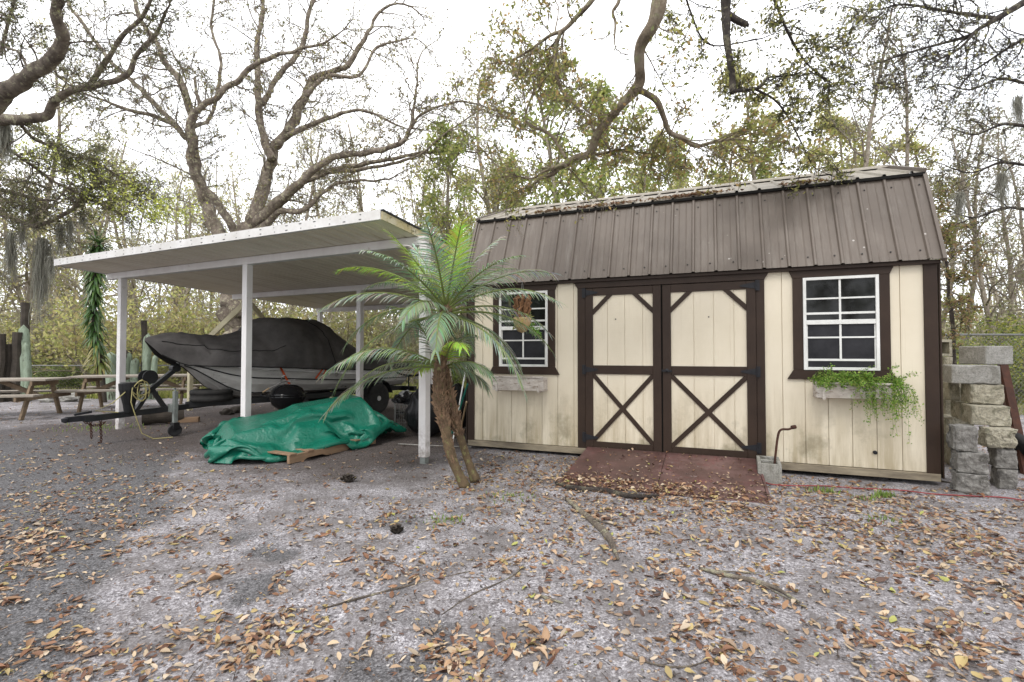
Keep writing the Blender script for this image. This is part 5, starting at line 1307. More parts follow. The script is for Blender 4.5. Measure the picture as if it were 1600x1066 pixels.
# dark dead branch hanging (part of the same tree)
T = Tree(46); T.minr = .0035
traced(T, [(1132, -90, 15, 4.6), (1135, 0, 15, 4.6), (1136, 40, 13, 4.6), (1139, 80, 11, 4.6), (1142, 110, 10, 4.6), (1143, 146, 9, 4.6)], 0, .02, 0)
traced(T, [(1138, 20, 11, 4.6), (1152, 28, 10, 4.6), (1169, 37, 9, 4.6)], 0, .02, 0)
traced(T, [(1143, 143, 6, 4.6), (1160, 141, 6, 4.65), (1185, 138, 4, 4.7), (1205, 120, 3, 4.8), (1240, 118, 2.5, 4.9)], 9, .55, 2, 9)
traced(T, [(1180, 140, 4, 4.7), (1215, 160, 3, 4.8), (1240, 200, 2.5, 4.9), (1265, 250, 2, 5)], 8, .55, 2, 11)
traced(T, [(1200, -30, 5, 4.8), (1230, 50, 4, 4.9), (1262, 100, 3, 5), (1300, 130, 2, 5)], 10, .6, 2, 12)
traced(T, [(1060, -50, 4, 4.6), (1080, 20, 3, 4.8), (1110, 70, 2.5, 4.9), (1190, 60, 2, 5)], 9, .6, 2, 11)
T.mb.build('dead_branch', M['bark_dark'], oo, world=True, smooth=True)
leaves_obj('leaf_tuft', T.leaf[::6], .044, [(.16, .17, .05), (.30, .30, .09), (.12, .12, .05), (.38, .34, .12)], M['leaf'], oo, 19, world=True)

# right oak: dark limb at the top right
T = Tree(52); T.minr = .0045
tb = Vector((10.2, 4.6, 0)); orr = thing('oak_tree', 'dark-limbed oak reaching in at the top right corner', 'tree', tb)
ctp = Vector((9.9, 5.0, 5.2)); T.mb.tube(spline([tb, tb+Vector((.1, .2, 2)), ctp], 6), [lerp(.36, .24, i/12) for i in range(13)], 12)
T.mb.tube(spline([ctp, Vector((8.6, 5.6, 6.1)), W(1660, -20, 6.2)], 6), [lerp(.15, .06, i/12) for i in range(13)], 8)
traced(T, [(1660, -20, 14, 6.2), (1600, 4, 11, 6.2), (1556, 30, 9, 6.2), (1530, 45, 6, 6.25), (1511, 57, 5, 6.3), (1459, 72, 4, 6.4), (1405, 88, 3, 6.5), (1361, 101, 2, 6.6)], 12, .8, 2, 9, tz=-.1, nch=(6, 5, 3))
traced(T, [(1556, 28, 6, 6.2), (1520, 24, 5, 6.3), (1463, 15, 4, 6.4), (1410, 8, 3, 6.5), (1375, 15, 2, 6.6)], 13, .8, 2, 9)
traced(T, [(1530, 45, 5, 6.2), (1500, 75, 4, 6.1), (1470, 92, 3, 6.1), (1440, 105, 2, 6.1)], 9, .8, 2, 8)
traced(T, [(1660, 40, 7, 6.4), (1600, 62, 5, 6.4), (1560, 85, 4, 6.4), (1520, 110, 2.5, 6.5)], 10, .8, 2, 8)
for px, py in ((1610, 130), (1620, 200), (1615, 260), (1620, 330)):
    T.mb.tube(spline([ctp, W(px+80, py-10, 7.4), W(px, py, 7.6)], 5), [lerp(.07, .02, i/10) for i in range(11)], 6)
    T.minr = .003
    traced(T, [(px, py, 5, 7.6), (px-50, py-6, 4, 7.7), (px-95, py+10, 2.5, 7.8), (px-130, py+2, 2, 7.9)], 7, .8, 2, 8, nch=(5, 4, 3))
T.leaf = T.leaf[::9]
T.build(orr, M['bark_dark'], .045, [(.12, .12, .06), (.2, .2, .10), (.09, .08, .05), (.3, .28, .12)], M['leaf'], 25)

# spanish moss
def moss(px, py, Y, wpx, L_, n_, lab, sd, grp=None):
    rr = random.Random(sd); o_ = thing('spanish_moss', lab, 'moss', W(px, py, Y), group=grp); Vs = []; cs = []
    w_ = wpx*Y/F/2
    for k in range(n_):
        x, y = rr.gauss(0, w_*.45), rr.gauss(0, w_*.4); z = rr.uniform(-.45, .03)*L_*rr.random(); l = L_*rr.uniform(.2, .6)*(1-abs(x)/(w_*2.5)); dx, dy = rr.gauss(0, .05), rr.gauss(0, .05); ww = rr.uniform(.0015, .005); an = rr.uniform(0, 3.14); cx_, cy_ = math.cos(an)*ww, math.sin(an)*ww
        c_ = rr.choice(((.30, .30, .25), (.42, .41, .35), (.19, .18, .15))); a = []
        for q in range(5):
            f_ = q/4; px_ = x+dx*f_+.02*math.sin(f_*7+k); py_ = y+dy*f_; pz = z-l*f_; s_ = (1-f_*.7)
            a += [(px_-cx_*s_, py_-cy_*s_, pz), (px_+cx_*s_, py_+cy_*s_, pz)]
        Vs += a; cs.append(c_)
    quads('strand', np.array(Vs), 10, [(0, 1, 3, 2), (2, 3, 5, 4), (4, 5, 7, 6), (6, 7, 9, 8)], np.array(cs), M['moss'], o_, smooth=False)
moss(66, 372, 8.6, 20, 2.0, 800, 'longest dark clump of spanish moss, left of the tall yucca', 1)
moss(18, 362, 8.6, 14, 1.5, 260, 'thin spanish moss clump at the left edge above the picnic table', 2)
moss(8, 190, 7.2, 18, .9, 500, 'spanish moss under the thick upper left limb', 3)
g_ = 'small wisps of spanish moss on the left oak'
for k, (px, py, L_) in enumerate(((35, 350, .9), (95, 350, 1.0), (103, 240, .7), (55, 320, .8), (130, 330, .6), (80, 400, .8), (48, 300, .7), (110, 345, .8))): moss(px, py, 8.5, 10, L_, 160, 'small grey wisp of spanish moss hanging from the left oak', 10+k, g_)
for k, (px, py, L_) in enumerate(((1565, 270, .9), (1590, 150, .8), (1500, 300, .6))): moss(px, py, 7.7, 14, L_, 260, 'grey spanish moss hanging from the right oak', 30+k, 'spanish moss on the right oak')

# yucca
yu = thing('yucca', 'tall shaggy yucca stalk standing left of the carport', 'yucca', (W(163, 585, 12.2).x, 12.2, 0))
base = yu.location.copy(); path = spline([base, base+Vector((-.1, 0, .9)), base+Vector((-.28, 0, 2.2)), base+Vector((-.25, 0, 3.6)), base+Vector((-.22, 0, 4.0))], 6)
mb = MB(); mb.tube(path, [.07]*8+[.05]*(len(path)-8), 9); mb.build('stem', M['log'], yu, world=True)
Vs = []; cs = []
for k in range(620):
    f_ = .24+.76*rnd.random()**.9; i = f_*(len(path)-1); i0 = min(len(path)-2, int(i)); p = path[i0].lerp(path[i0+1], i-i0); az = rnd.uniform(0, 6.28); topf = sst(.85, 1, f_)
    el = lerp(rnd.uniform(-.6, .5), rnd.uniform(.4, 1.4), topf); l = rnd.uniform(.38, .62)*(.8+.2*(1-f_)); d_ = Vector((math.cos(az)*math.cos(el), math.sin(az)*math.cos(el), math.sin(el))); s_ = Vector((-math.sin(az), math.cos(az), 0)); a = []
    for q in range(4):
        w_ = (.022, .026, .018, .001)[q]; a += [p-s_*w_, p+s_*w_]; d_ = (d_+Vector((0, 0, lerp(-.55, -.12, topf)))).normalized(); p = p+d_*l/3
    Vs += [tuple(v_) for v_ in a]; c_ = rnd.choice(((.07, .14, .04), (.05, .10, .035), (.12, .2, .06)) if f_ > .36 else ((.24, .24, .06), (.16, .2, .05), (.3, .26, .10))); cs.append(c_)
quads('leaf', np.array(Vs)-np.array(yu.location)[None, :], 8, [(0, 1, 3, 2), (2, 3, 5, 4), (4, 5, 7, 6)], np.array(cs), M['frond'], yu, smooth=False)
# columnar cacti
def cactus(px, Y, h, r_, lab, sd, arms=()):
    o_ = thing('columnar_cactus', lab, 'cactus', (W(px, 560, Y).x, Y, 0)); mb = MB(); rr = random.Random(sd); n_ = 24
    def col(x, y, z0, hh, r0):
        vs = []; K = 16
        for i in range(K+1):
            f_ = i/K; rad = r0*(1+.10*noise.noise(Vector((f_*5, sd, x))))*(math.sqrt(max(0, 1-((f_-.86)/.14)**2)) if f_ > .86 else 1)
            for k in range(n_): a = 2*math.pi*k/n_; q = rad*(1 if k % 2 else .76)+.001; vs.append((x+.05*math.sin(f_*3+sd)+q*math.cos(a), y+q*math.sin(a), z0+hh*f_))
        fs = [(i*n_+k, i*n_+(k+1) % n_, (i+1)*n_+(k+1) % n_, (i+1)*n_+k) for i in range(K) for k in range(n_)]; mb.add(vs, fs)
    col(0, 0, 0, h, r_)
    for ax, hh, r0 in arms: col(ax, rr.uniform(-.1, .1), 0, hh, r0)
    mb.build('cactus_body', M['cactus'], o_, smooth=True); return o_
cactus(38, 12.6, 1.95, .11, 'tall pale green cactus rising beside a dark post at the left', 1, ((.13, 1.5, .08),))
cactus(176, 13.0, 1.25, .14, 'short thick pale green cactus cluster behind the yucca stem', 2, ((.26, 1.1, .12), (-.22, 1.0, .10)))
cactus(232, 13.0, 1.75, .10, 'pale green cactus cluster between the carport post and boat bow', 3, ((-.28, 1.1, .09), (-.5, 1.25, .08), (.22, 1.2, .07)))
def deadpost(px, Y, h, lab, sd, w=.07):
    o_ = thing('wooden_post', lab, 'post', (W(px, 560, Y).x, Y, 0)); mb = MB(); pts = [(.02*math.sin(k+sd), .02*math.cos(k*2), h*k/5-.05*(k == 0)) for k in range(6)]; mb.tube(pts, w, 8); mb.build('post_shaft', M['log'], o_)
deadpost(39, 12.9, 2.55, 'tallest dark weathered post behind the tall left cactus', 1, .09)
deadpost(27, 12.5, 1.75, 'dark weathered post right of the thick stump at the left edge', 2, .10)
deadpost(13, 12.5, 1.45, 'dark stump left of the tall cactus', 3, .10)
deadpost(0, 12.3, 1.7, 'dark weathered post cut by the left edge of the photo', 4, .1)
deadpost(225, 13.3, 2.1, 'dark weathered post behind the cactus near the boat bow', 5, .07)
deadpost(203, 13.4, 1.3, 'short dark post right of the yucca behind the fence', 6, .07)

# ------------------------------------------------------------------ background woods
PAL = [[(.42, .42, .14), (.34, .36, .12), (.50, .46, .20), (.38, .31, .15)],
       [(.46, .43, .27), (.37, .35, .19), (.36, .38, .17), (.52, .47, .32)],  # pale tones, haze partly mixed into the colour
       [(.30, .36, .10), (.40, .44, .13), (.23, .28, .09), (.46, .45, .16)]]
TR = []
def mk_tree(seed, h, lean, spread, lf, pal, lsize, nch, r0):
    T = Tree(seed); T.minr = .011; rr = T.r
    p = Vector((0, 0, -.1)); d = Vector((lean*rr.uniform(-1, 1), lean*rr.uniform(-1, 1), 1)).normalized(); n_ = 14; pts = [p.copy()]; ds = []
    for i in range(n_): d = (d+Vector((rr.gauss(0, .06), rr.gauss(0, .06), .04))).normalized(); p = p+d*h/n_; pts.append(p.copy()); ds.append(d.copy())
    rads = [r0*(1-.86*i/n_)+.01 for i in range(n_+1)]; T.mb.tube(pts, rads, 8)
    for j in range(nch):
        f_ = .22+.78*(j+rr.random())/nch; i = min(n_-1, int(f_*n_)); q = pts[i].lerp(pts[i+1], f_*n_-i); az = rr.uniform(0, 6.28); el = rr.uniform(.3, 1.1)
        nd = Vector((math.cos(az)*math.cos(el), math.sin(az)*math.cos(el), math.sin(el))); T.grow(q, nd, h*spread*rr.uniform(.6, 1.1)*(1.15-f_*.7), rads[i]*.5, 0, 2, .2, .04, (5, 4), (.35, .9), lf, lspread=.10)
    return T
def place_veg(T, name, cat, bark_, lsz, pal, spots, lab, grp, parts=('trunk', 'crown'), seed=0, asp=.5):
    root = thing(name, lab, cat, (0, 0, 0), 0, grp); T.build(root, bark_, lsz, pal, M['leaf'], seed, asp, world=False, bname=parts[0], lname=parts[1])
    for i, (x, y, s, rz_) in enumerate(spots):
        o_ = root if i == 0 else copy_tree(root); o_.location = (x, y, ground_h(x, y)-.03); o_.rotation_euler = (0, 0, rz_); o_.scale = (s, s, s)
rr = random.Random(77)
def spots(n_, px0, px1, y0, y1, s0=.85, s1=1.2):
    L_ = []
    for k in range(n_):
        px = px0+(px1-px0)*(k+rr.random())/n_; Y = rr.uniform(y0, y1); L_.append(((px-CX)/F*Y, Y, rr.uniform(s0, s1), rr.uniform(0, 6.28)))
    rr.shuffle(L_); return L_
place_veg(mk_tree(1, 9, .1, .24, 7, 0, .1, 20, .10), 'young_oak', 'tree', M['bark_far'], .14, PAL[0], spots(18, 700, 1500, 15, 26), 'slender yellow-green tree in the woods behind the shed', 'slender trees behind the shed', seed=1)
place_veg(mk_tree(2, 11, .15, .26, 4, 1, .1, 20, .12), 'bare_tree', 'tree', M['bark_far'], .11, PAL[1], spots(22, -50, 800, 17, 30), 'thin nearly bare tree in the woods beyond the carport', 'thin bare trees beyond the carport', seed=2)
place_veg(mk_tree(3, 8, .1, .28, 9, 2, .1, 20, .10), 'leafy_tree', 'tree', M['bark_far'], .13, PAL[2], spots(11, 680, 1320, 14, 20), 'leafier green tree close behind the shed', 'leafier trees close behind the shed', seed=3)
place_veg(mk_tree(4, 10, .2, .26, 4, 1, .1, 21, .09), 'twiggy_tree', 'tree', M['bark_far'], .09, [(.22, .20, .12), (.3, .26, .18), (.18, .2, .08)], spots(13, 1280, 1800, 13, 24), 'twiggy grey-brown tree in the woods right of the shed', 'twiggy trees right of the shed', seed=4)
place_veg(mk_tree(5, 8, .2, .3, 4, 0, .1, 20, .08), 'scrub_tree', 'tree', M['bark_far'], .11, PAL[0], spots(12, -300, 640, 17, 27), 'low scrubby tree with sparse yellow leaves beyond the fence', 'scrubby trees beyond the fence', seed=5)
place_veg(mk_tree(6, 8, .15, .28, 9, 0, .1, 20, .10), 'young_oak', 'tree', M['bark_far'], .13, [(.16, .18, .06), (.22, .22, .07), (.12, .13, .05)], [(-9, -13, 1.2, 0), (-4, -15, 1.3, 1), (1, -12, 1.2, 2), (6, -14, 1.3, 3), (11, -12, 1.2, 4), (-13, -9, 1.1, 5), (15, -8, 1.2, 1)], 'green tree added out of view opposite the shed for window reflections', 'added unseen trees opposite the shed', seed=6)  # unseen trees added to fill window reflections and darken the surroundings
# thicket shrubs
def mk_shrub(seed, h, n_, lf, sp_):
    T = Tree(seed); T.minr = .006; r_ = T.r
    for k in range(n_):
        az = r_.uniform(0, 6.28); el = r_.uniform(.5, 1.5); nd = Vector((math.cos(az)*math.cos(el), math.sin(az)*math.cos(el), math.sin(el))); T.grow((r_.gauss(0, sp_), r_.gauss(0, sp_), 0), nd, h*r_.uniform(.6, 1.1), .02, 0, 2, .2, .03, (6, 4), (.3, .9), lf, lspread=.12)
    return T
place_veg(mk_shrub(11, 3.0, 14, 7, .5), 'thicket_shrub', 'shrub', M['bark_far'], .10, PAL[1], spots(30, -400, 1150, 17, 26, .8, 1.5), 'tangled tan shrub in the thicket beyond the low fence', 'tan shrubs of the thicket', ('stem', 'foliage'), 11)
place_veg(mk_shrub(12, 2.6, 14, 10, .5), 'thicket_shrub', 'shrub', M['bark_far'], .10, PAL[0], spots(30, -400, 1150, 16, 25, .8, 1.5), 'yellow-green shrub in the thicket beyond the low fence', 'yellow-green shrubs of the thicket', ('stem', 'foliage'), 12)
place_veg(mk_shrub(13, 1.5, 16, 14, .35), 'evergreen_shrub', 'shrub', M['bark_far'], .085, [(.17, .23, .06), (.11, .15, .05), (.26, .32, .09)], [(W(95, 560, 15.5).x, 15.5, .62, 1)]+spots(8, -100, 700, 15.5, 19, .5, .8), 'small bright green shrub at the edge of the thicket', 'small green shrubs at the thicket edge', ('stem', 'foliage'), 13)
place_veg(mk_shrub(14, 2.4, 18, 16, .6), 'rounded_shrub', 'shrub', M['bark'], .08, [(.30, .34, .06), (.20, .25, .05), (.40, .38, .09), (.12, .15, .04)], [((1560-CX)/F*12.3, 12.3, 1.0, 1), ((1500-CX)/F*13.5, 13.5, .8, 2), ((1640-CX)/F*13.2, 13.2, 1.1, 3), ((1720-CX)/F*12.5, 12.5, .9, 4), ((1460-CX)/F*14.5, 14.5, .8, 5)], 'dense green and yellow shrub behind the right fence', 'dense shrubs behind the right fence', ('stem', 'foliage'), 14)
place_veg(mk_shrub(15, 2.6, 12, 6, .5), 'thicket_shrub', 'shrub', M['bark_far'], .09, PAL[1], spots(16, 1300, 2000, 14, 22, .8, 1.4), 'grey-brown twiggy shrub behind the right fence', 'twiggy shrubs behind the right fence', ('stem', 'foliage'), 15)
# sapling by the shed's right corner
T = Tree(61); T.minr = .004
traced(T, [(1492, 600, 6, 7.6), (1491, 540, 6, 7.6), (1484, 470, 5, 7.6), (1478, 410, 4, 7.6), (1470, 385, 4, 7.6), (1462, 330, 3, 7.6)], 12, .6, 2, 4)
sp_ = thing('sapling', 'thin dark sapling just right of the shed corner', 'sapling', W(1492, 600, 7.6).to_2d().to_3d()); T.mb.tube([sp_.location, W(1492, 598, 7.6)], .03, 6); T.build(sp_, M['bark_dark'], .05, [(.2, .2, .06), (.3, .2, .1)], M['leaf'], 61)
# far woods that read as one mass
pos = []; rs = np.random.RandomState(5)
n_ = 150000; Yf = 27+22*rs.rand(n_); xf = (rs.rand(n_)*3.4-1.7)*Yf; hn = np.array([3.6+2.2*noise.noise(Vector((x*.13, y*.05, 0)))+1.2*noise.noise(Vector((x*.5, 3, 0))) for x, y in zip(xf, Yf)])
zf = hn*rs.rand(n_)**.85
fw = thing('distant_woods', 'hazy mass of tan and olive undergrowth far behind everything', 'woods'); fw['kind'] = 'stuff'
P_ = np.stack([xf, Yf, zf], 1)
leaves_obj('foliage', P_, .26, [(.46, .43, .29), (.37, .36, .22), (.54, .49, .36), (.30, .30, .18), (.42, .35, .25)], M['leaf'], fw, 6)  # hazy light is put into these paled foliage colours
T = Tree(71); T.minr = .02
for k in range(150):
    Y = T.r.uniform(26, 44); x = T.r.uniform(-1.4, 1.4)*Y; h = T.r.uniform(6, 13); p0 = Vector((x, Y, -.2)); T.grow(p0, Vector((T.r.gauss(0, .1), 0, 1)), h, .09, 0, 1, .07, .05, (7, 4), (.3, .8), 26, lspread=.4)
T.mb.build('bare_stems', M['bark_far'], fw)
leaves_obj('crowns', T.leaf, .2, PAL[1]+PAL[0], M['leaf'], fw, 7)

# ------------------------------------------------------------------ grass beyond the fence, weeds
Vs = []; cs = []
rs = random.Random(3)
def blade(x, y, z, h, c_):
    az = rs.uniform(0, 6.28); w_ = h*.07+.003; dx, dy = math.cos(az)*w_, math.sin(az)*w_; bx, by = rs.gauss(0, h*.3), rs.gauss(0, h*.3)
    Vs.extend([(x-dx, y-dy, z), (x+dx, y+dy, z), (x+dx*.6+bx*.4, y+dy*.6+by*.4, z+h*.6), (x+bx, y+by, z+h)]); cs.append(c_)
for k in range(60000):
    Y = 13.2+7*rs.random()**1.3; x = rs.uniform(-1.35, -.05)*Y
    blade(x, Y, ground_h(x, Y), rs.uniform(.06, .2), rs.choice(((.48, .50, .14), (.38, .42, .12), (.55, .52, .24), (.28, .32, .09))))
for k in range(20000):
    Y = 9.6+7*rs.random(); x = rs.uniform(.75, 1.4)*Y
    blade(x, Y, ground_h(x, Y), rs.uniform(.04, .12), rs.choice(((.36, .38, .10), (.42, .36, .22), (.45, .42, .18), (.2, .24, .06))))
gso = quads('grass', np.array(Vs), 4, [(0, 1, 2, 3)], np.array(cs), M['leaf'], None, smooth=False); tag(gso, 'bright yellow-green grass beyond the low fence', 'grass', kind='stuff')
for k, (px, py, n_, sp_, hh) in enumerate(((1381, 776, 70, .05, .05), (1352, 780, 40, .05, .035), (1380, 812, 50, .08, .03), (1285, 768, 70, .07, .04), (800, 778, 60, .14, .03), (690, 815, 50, .10, .035), (160, 668, 120, .35, .05))):
    p = G(px, py); Vs = []; cs = []
    for q in range(n_): x, y = p.x+rs.gauss(0, sp_), p.y+rs.gauss(0, sp_*.6); blade(x-p.x, y-p.y, ground_h(x, y), rs.uniform(.4, 1)*hh*1.3, rs.choice(((.22, .34, .06), (.3, .38, .10), (.16, .24, .06))))
    lb = ('bright green weed tuft on the sand below the right flower box', 'small weed tuft left of the bright one below the right flower box', 'flat weed patch farther from the shed below the right window', 'sparse weeds beside the cinder block', 'faint grass patch between the palm and the ramp', 'faint grass patch in front of the palm', 'thin grass around the foot of the left carport post')[k]
    o_ = quads('weed', np.array(Vs), 4, [(0, 1, 2, 3)], np.array(cs), M['leaf'], None, smooth=False); o_.location = (p.x, p.y, 0); tag(o_, lb, 'weed')

# ------------------------------------------------------------------ fallen leaves
rs = np.random.RandomState(11)
def inshed(x, y):
    dx, dy = x-SX, y-SY; u = dx*wl.x+dy*wl.y; b_ = dx*bk.x+dy*bk.y
    return -.05 < u < SL+.05 and -.03 < b_ < 3.4, u, b_
tl = tr.matrix_world
def leaf_z(x, y, u, b_):
    if 1.53 < u < 3.30 and -1.33 < b_ < -.04: return max(ground_h(x, y), ramp_z(b_))+.004
    return ground_h(x, y)+.003
def bad(x, y):
    # tarp, blocks, bags
    c_, s_ = math.cos(math.atan2(.6, .8)), math.sin(math.atan2(.6, .8)); dx, dy = x+2.72, y-6.42; a, b_ = dx*c_+dy*s_, -dx*s_+dy*c_
    return (-1.1 < a < 1.4 and abs(b_) < .66)
PTS = []
def dens(x, y):
    n1 = noise.noise(Vector((x*.8, y*.8, 12))); n2 = noise.noise(Vector((x*2.6, y*2.6, 5)))
    n3 = noise.noise(Vector((x*6, y*6, 25))); d_ = .17+.40*n1+1.6*max(0, n2-.05)+2.0*max(0, n3-.12)
    _, u, b_ = inshed(x, y)
    d_ += 2.2*math.exp(-((b_+1.25)/.28)**2)*(1.5 < u < 3.7)*(u < 3.0+.8*n2) + 1.0*math.exp(-((b_+.35)/.35)**2)*(u > 3.3)*(u < 4.9)*.8
    d_ += 1.2*math.exp(-((b_+1.3)/1.0)**2)*(.2 < u < 4.4) + .5*math.exp(-((b_+.7)/.5)**2)*(u < 1.5)
    uu, bb = car_local(x, y)
    if bb > -.1 and -.3 < uu < 6.6: d_ *= .32
    if 1.5 < u < 3.32 and -1.02 < b_ < 0: d_ *= .16
    if n1 > .1 and x < -.5 and y < 5: d_ += .35
    return max(.03, d_)
n_ = 0
while n_ < 34000:
    Y = math.exp(rs.uniform(math.log(1.5), math.log(17))); x = rs.uniform(-1.8, 1.6)*Y
    if rs.rand() > dens(x, Y)*.46*min(1.0, 1.0*(Y/3.2)**.5): continue
    ins, u, b_ = inshed(x, Y)
    if ins or bad(x, Y): continue
    PTS.append((x, Y, leaf_z(x, Y, u, b_), 0)); n_ += 1
for k in range(620):      # drift on and below the ramp
    u = rs.uniform(1.7, 3.75); b_ = -1.24+rs.normal()*.13+.05*(u-2.5)-(.15 if u < 2.1 else 0)
    p = shed_w(u, b_); PTS.append((p.x, p.y, leaf_z(p.x, p.y, u, b_)+rs.rand()*.015, 1))
for k in range(110):
    u = rs.uniform(1.6, 3.2); b_ = rs.uniform(-1.2, -.06); p = shed_w(u, b_); PTS.append((p.x, p.y, leaf_z(p.x, p.y, u, b_), 0))
for k in range(1500):      # leaves behind and around, for other viewpoints
    x, y = rs.uniform(-9, 9), rs.uniform(-8, 1.5); PTS.append((x, y, ground_h(x, y)+.003, 0))
LCOL = .86*np.array([(.34, .19, .10), (.42, .26, .15), (.24, .115, .06), (.48, .33, .21), (.15, .07, .042), (.54, .41, .27), (.10, .052, .035), (.46, .35, .15), (.55, .44, .32), (.29, .15, .08), (.40, .28, .19)])
def litter(name, P, base, mat, seed, size=(.016, .056), roofn=None):
    rs = np.random.RandomState(seed); P = np.array(P)[:, :3]; n = len(P)
    T_ = np.array([(0, 0, 0), (.16, -.24, 0), (.16, 0, 0), (.16, .24, 0), (.46, -.40, 0), (.46, 0, 0), (.46, .40, 0), (.80, -.27, 0), (.80, 0, 0), (.80, .27, 0), (1, 0, 0)], float)
    L_ = size[0]+(size[1]-size[0])*rs.rand(n, 1)**1.5; bg_ = rs.rand(n, 1) < .06; L_ = np.where(bg_ & (size[1] > .03), L_*1.5, L_); wr = rs.uniform(.28, .55, (n, 1)); fold = rs.normal(0, .38, (n, 1))+.25; curl = rs.normal(0, .35, (n, 1)); curl2 = rs.normal(0, .25, (n, 1))
    X_ = T_[None, :, 0]*np.ones((n, 1)); Y_ = T_[None, :, 1]*wr*1.3; sway = rs.normal(0, .12, (n, 1)); Y_ = Y_+sway*(X_-.5)**2
    Z_ = np.abs(T_[None, :, 1])*fold*wr*1.6 + curl*((X_-.5)**2) + curl2*(X_-.5)*Y_*3
    V_ = np.stack([X_-.5, Y_, Z_], 2)*L_[:, :, None]
    az = rs.uniform(0, 6.283, n); tx, ty = rs.normal(0, .22, n), rs.normal(0, .22, n); big = rs.rand(n) < .10; tx[big] *= 3
    ca_, sa = np.cos(az), np.sin(az); x, y, z = V_[..., 0], V_[..., 1], V_[..., 2]
    y, z = y*np.cos(tx)[:, None]-z*np.sin(tx)[:, None], y*np.sin(tx)[:, None]+z*np.cos(tx)[:, None]
    x, z = x*np.cos(ty)[:, None]+z*np.sin(ty)[:, None], -x*np.sin(ty)[:, None]+z*np.cos(ty)[:, None]
    x, y = x*ca_[:, None]-y*sa[:, None], x*sa[:, None]+y*ca_[:, None]
    z = z-z.min(axis=1, keepdims=True)
    V_ = np.stack([x, y, z], 2)+P[:, None, :]
    cl = LCOL[rs.randint(0, len(LCOL), n)]*(.72+.5*rs.rand(n, 1)); g2 = rs.rand(n) < .008; cl[g2] = (.36, .36, .10)
    return quads(name, V_.reshape(-1, 3), 11, [(0, 2, 1), (0, 3, 2), (1, 2, 5, 4), (2, 3, 6, 5), (4, 5, 8, 7), (5, 6, 9, 8), (7, 8, 10), (8, 9, 10)], cl, mat, None, smooth=True)
lo_ = litter('fallen_leaves', PTS, None, M['dry_leaf'], 21); tag(lo_, 'brown and tan fallen oak leaves scattered over the sand and ramp', 'fallen leaves', kind='stuff')
# debris on roof knee
RPp = []
for k in range(900):
    c_ = rnd.choice((1.0, 2.0, 2.15, 2.45, 3.0, 3.35, 3.9)); u = rnd.gauss(c_, .13); f_ = rnd.random()**1.8*.16
    p = shed_w(u, YK+D2*f_, ZK+.02+H2*f_+rnd.random()*.02); RPp.append(tuple(p)+(0,))
ro = litter('roof_leaves', RPp, None, M['dry_leaf'], 22, (.03, .07)); tag(ro, 'dead leaves and twigs caught on the shed roof bend', 'fallen leaves', kind='stuff')
# small debris specks
PD = []
for k in range(16000):
    Y = math.exp(rnd.uniform(math.log(1.5), math.log(12))); x = rnd.uniform(-1.3, 1.25)*Y; ins, u, b_ = inshed(x, Y)
    if ins or bad(x, Y): continue
    PD.append((x, Y, leaf_z(x, Y, u, b_)-.002, 0))
LC0 = LCOL.copy(); LCOL = np.array([(.05, .04, .035), (.10, .07, .05), (.2, .13, .09), (.45, .42, .40), (.03, .028, .026)])
do = litter('ground_debris', PD, None, M['dry_leaf'], 23, (.006, .022)); tag(do, 'fine dark bark chips and leaf crumbs over the sand', 'debris', kind='stuff')
Vs = []; cs = []
for k in range(2600):
    Y = math.exp(rnd.uniform(math.log(1.6), math.log(9))); x = rnd.uniform(-1.2, 1.2)*Y; ins, u, b_ = inshed(x, Y)
    if ins or bad(x, Y): continue
    a = rnd.uniform(0, 6.28); l = rnd.uniform(.015, .08)*(1 if rnd.random() < .85 else 2); w_ = rnd.uniform(.0008, .0022); dx, dy = math.cos(a)*l, math.sin(a)*l; ox, oy = -math.sin(a)*w_, math.cos(a)*w_; z0 = leaf_z(x, Y, u, b_)+.004; z1 = leaf_z(x+dx, Y+dy, u, b_)+rnd.uniform(.003, .012); bz = rnd.uniform(-.3, .3)*l*.2
    mx_, my_, mz_ = x+dx*.5-math.sin(a)*bz, Y+dy*.5+math.cos(a)*bz, (z0+z1)/2+.003
    Vs += [(x-ox, Y-oy, z0), (x+ox, Y+oy, z0), (mx_+ox, my_+oy, mz_), (mx_-ox, my_-oy, mz_), (x+dx+ox*.5, Y+dy+oy*.5, z1), (x+dx-ox*.5, Y+dy-oy*.5, z1)]; cs.append(rnd.choice(((.05, .035, .025), (.1, .07, .05), (.03, .022, .018), (.16, .12, .09))))
tw_ = quads('scattered_twigs', np.array(Vs), 6, [(0, 1, 2, 3), (3, 2, 4, 5)], np.array(cs), M['dry_leaf'], None, smooth=False); tag(tw_, 'short dark twigs strewn all over the sand', 'twigs', kind='stuff')
# fallen sticks
def stick(pts, r_, lab, nm='fallen_stick', mat='bark', sub=2):
    P = []
    for px, py in pts: q = G(px, py); q.z = ground_h(q.x, q.y); P.append(q)
    o_ = thing(nm, lab, 'stick', P[0]); rads = [r_*s for s in ([.5]+[1]*(len(P)-2)+[.35])]; S_ = spline([p+Vector((0, 0, r_*.7)) for p in P], 5); rr2 = [itp([(k/(len(rads)-1), v_) for k, v_ in enumerate(rads)], i/(len(S_)-1))*(1+.3*noise.noise(S_[i]*9)) for i in range(len(S_))]
    mb = MB(); mb.tube(S_, rr2, 7); 
    for k in range(sub):
        i = rnd.randint(2, len(S_)-3); d_ = (S_[i+1]-S_[i]).normalized(); sd = Vector((-d_.y, d_.x, 0))*rnd.choice((-1, 1)); mb.tube([S_[i], S_[i]+(d_+sd*.6)*.1, S_[i]+(d_*1.6+sd)*.16], [r_*.45, r_*.3, r_*.15], 5)
    mb.build('stick_body', M[mat], o_, world=True, smooth=True)
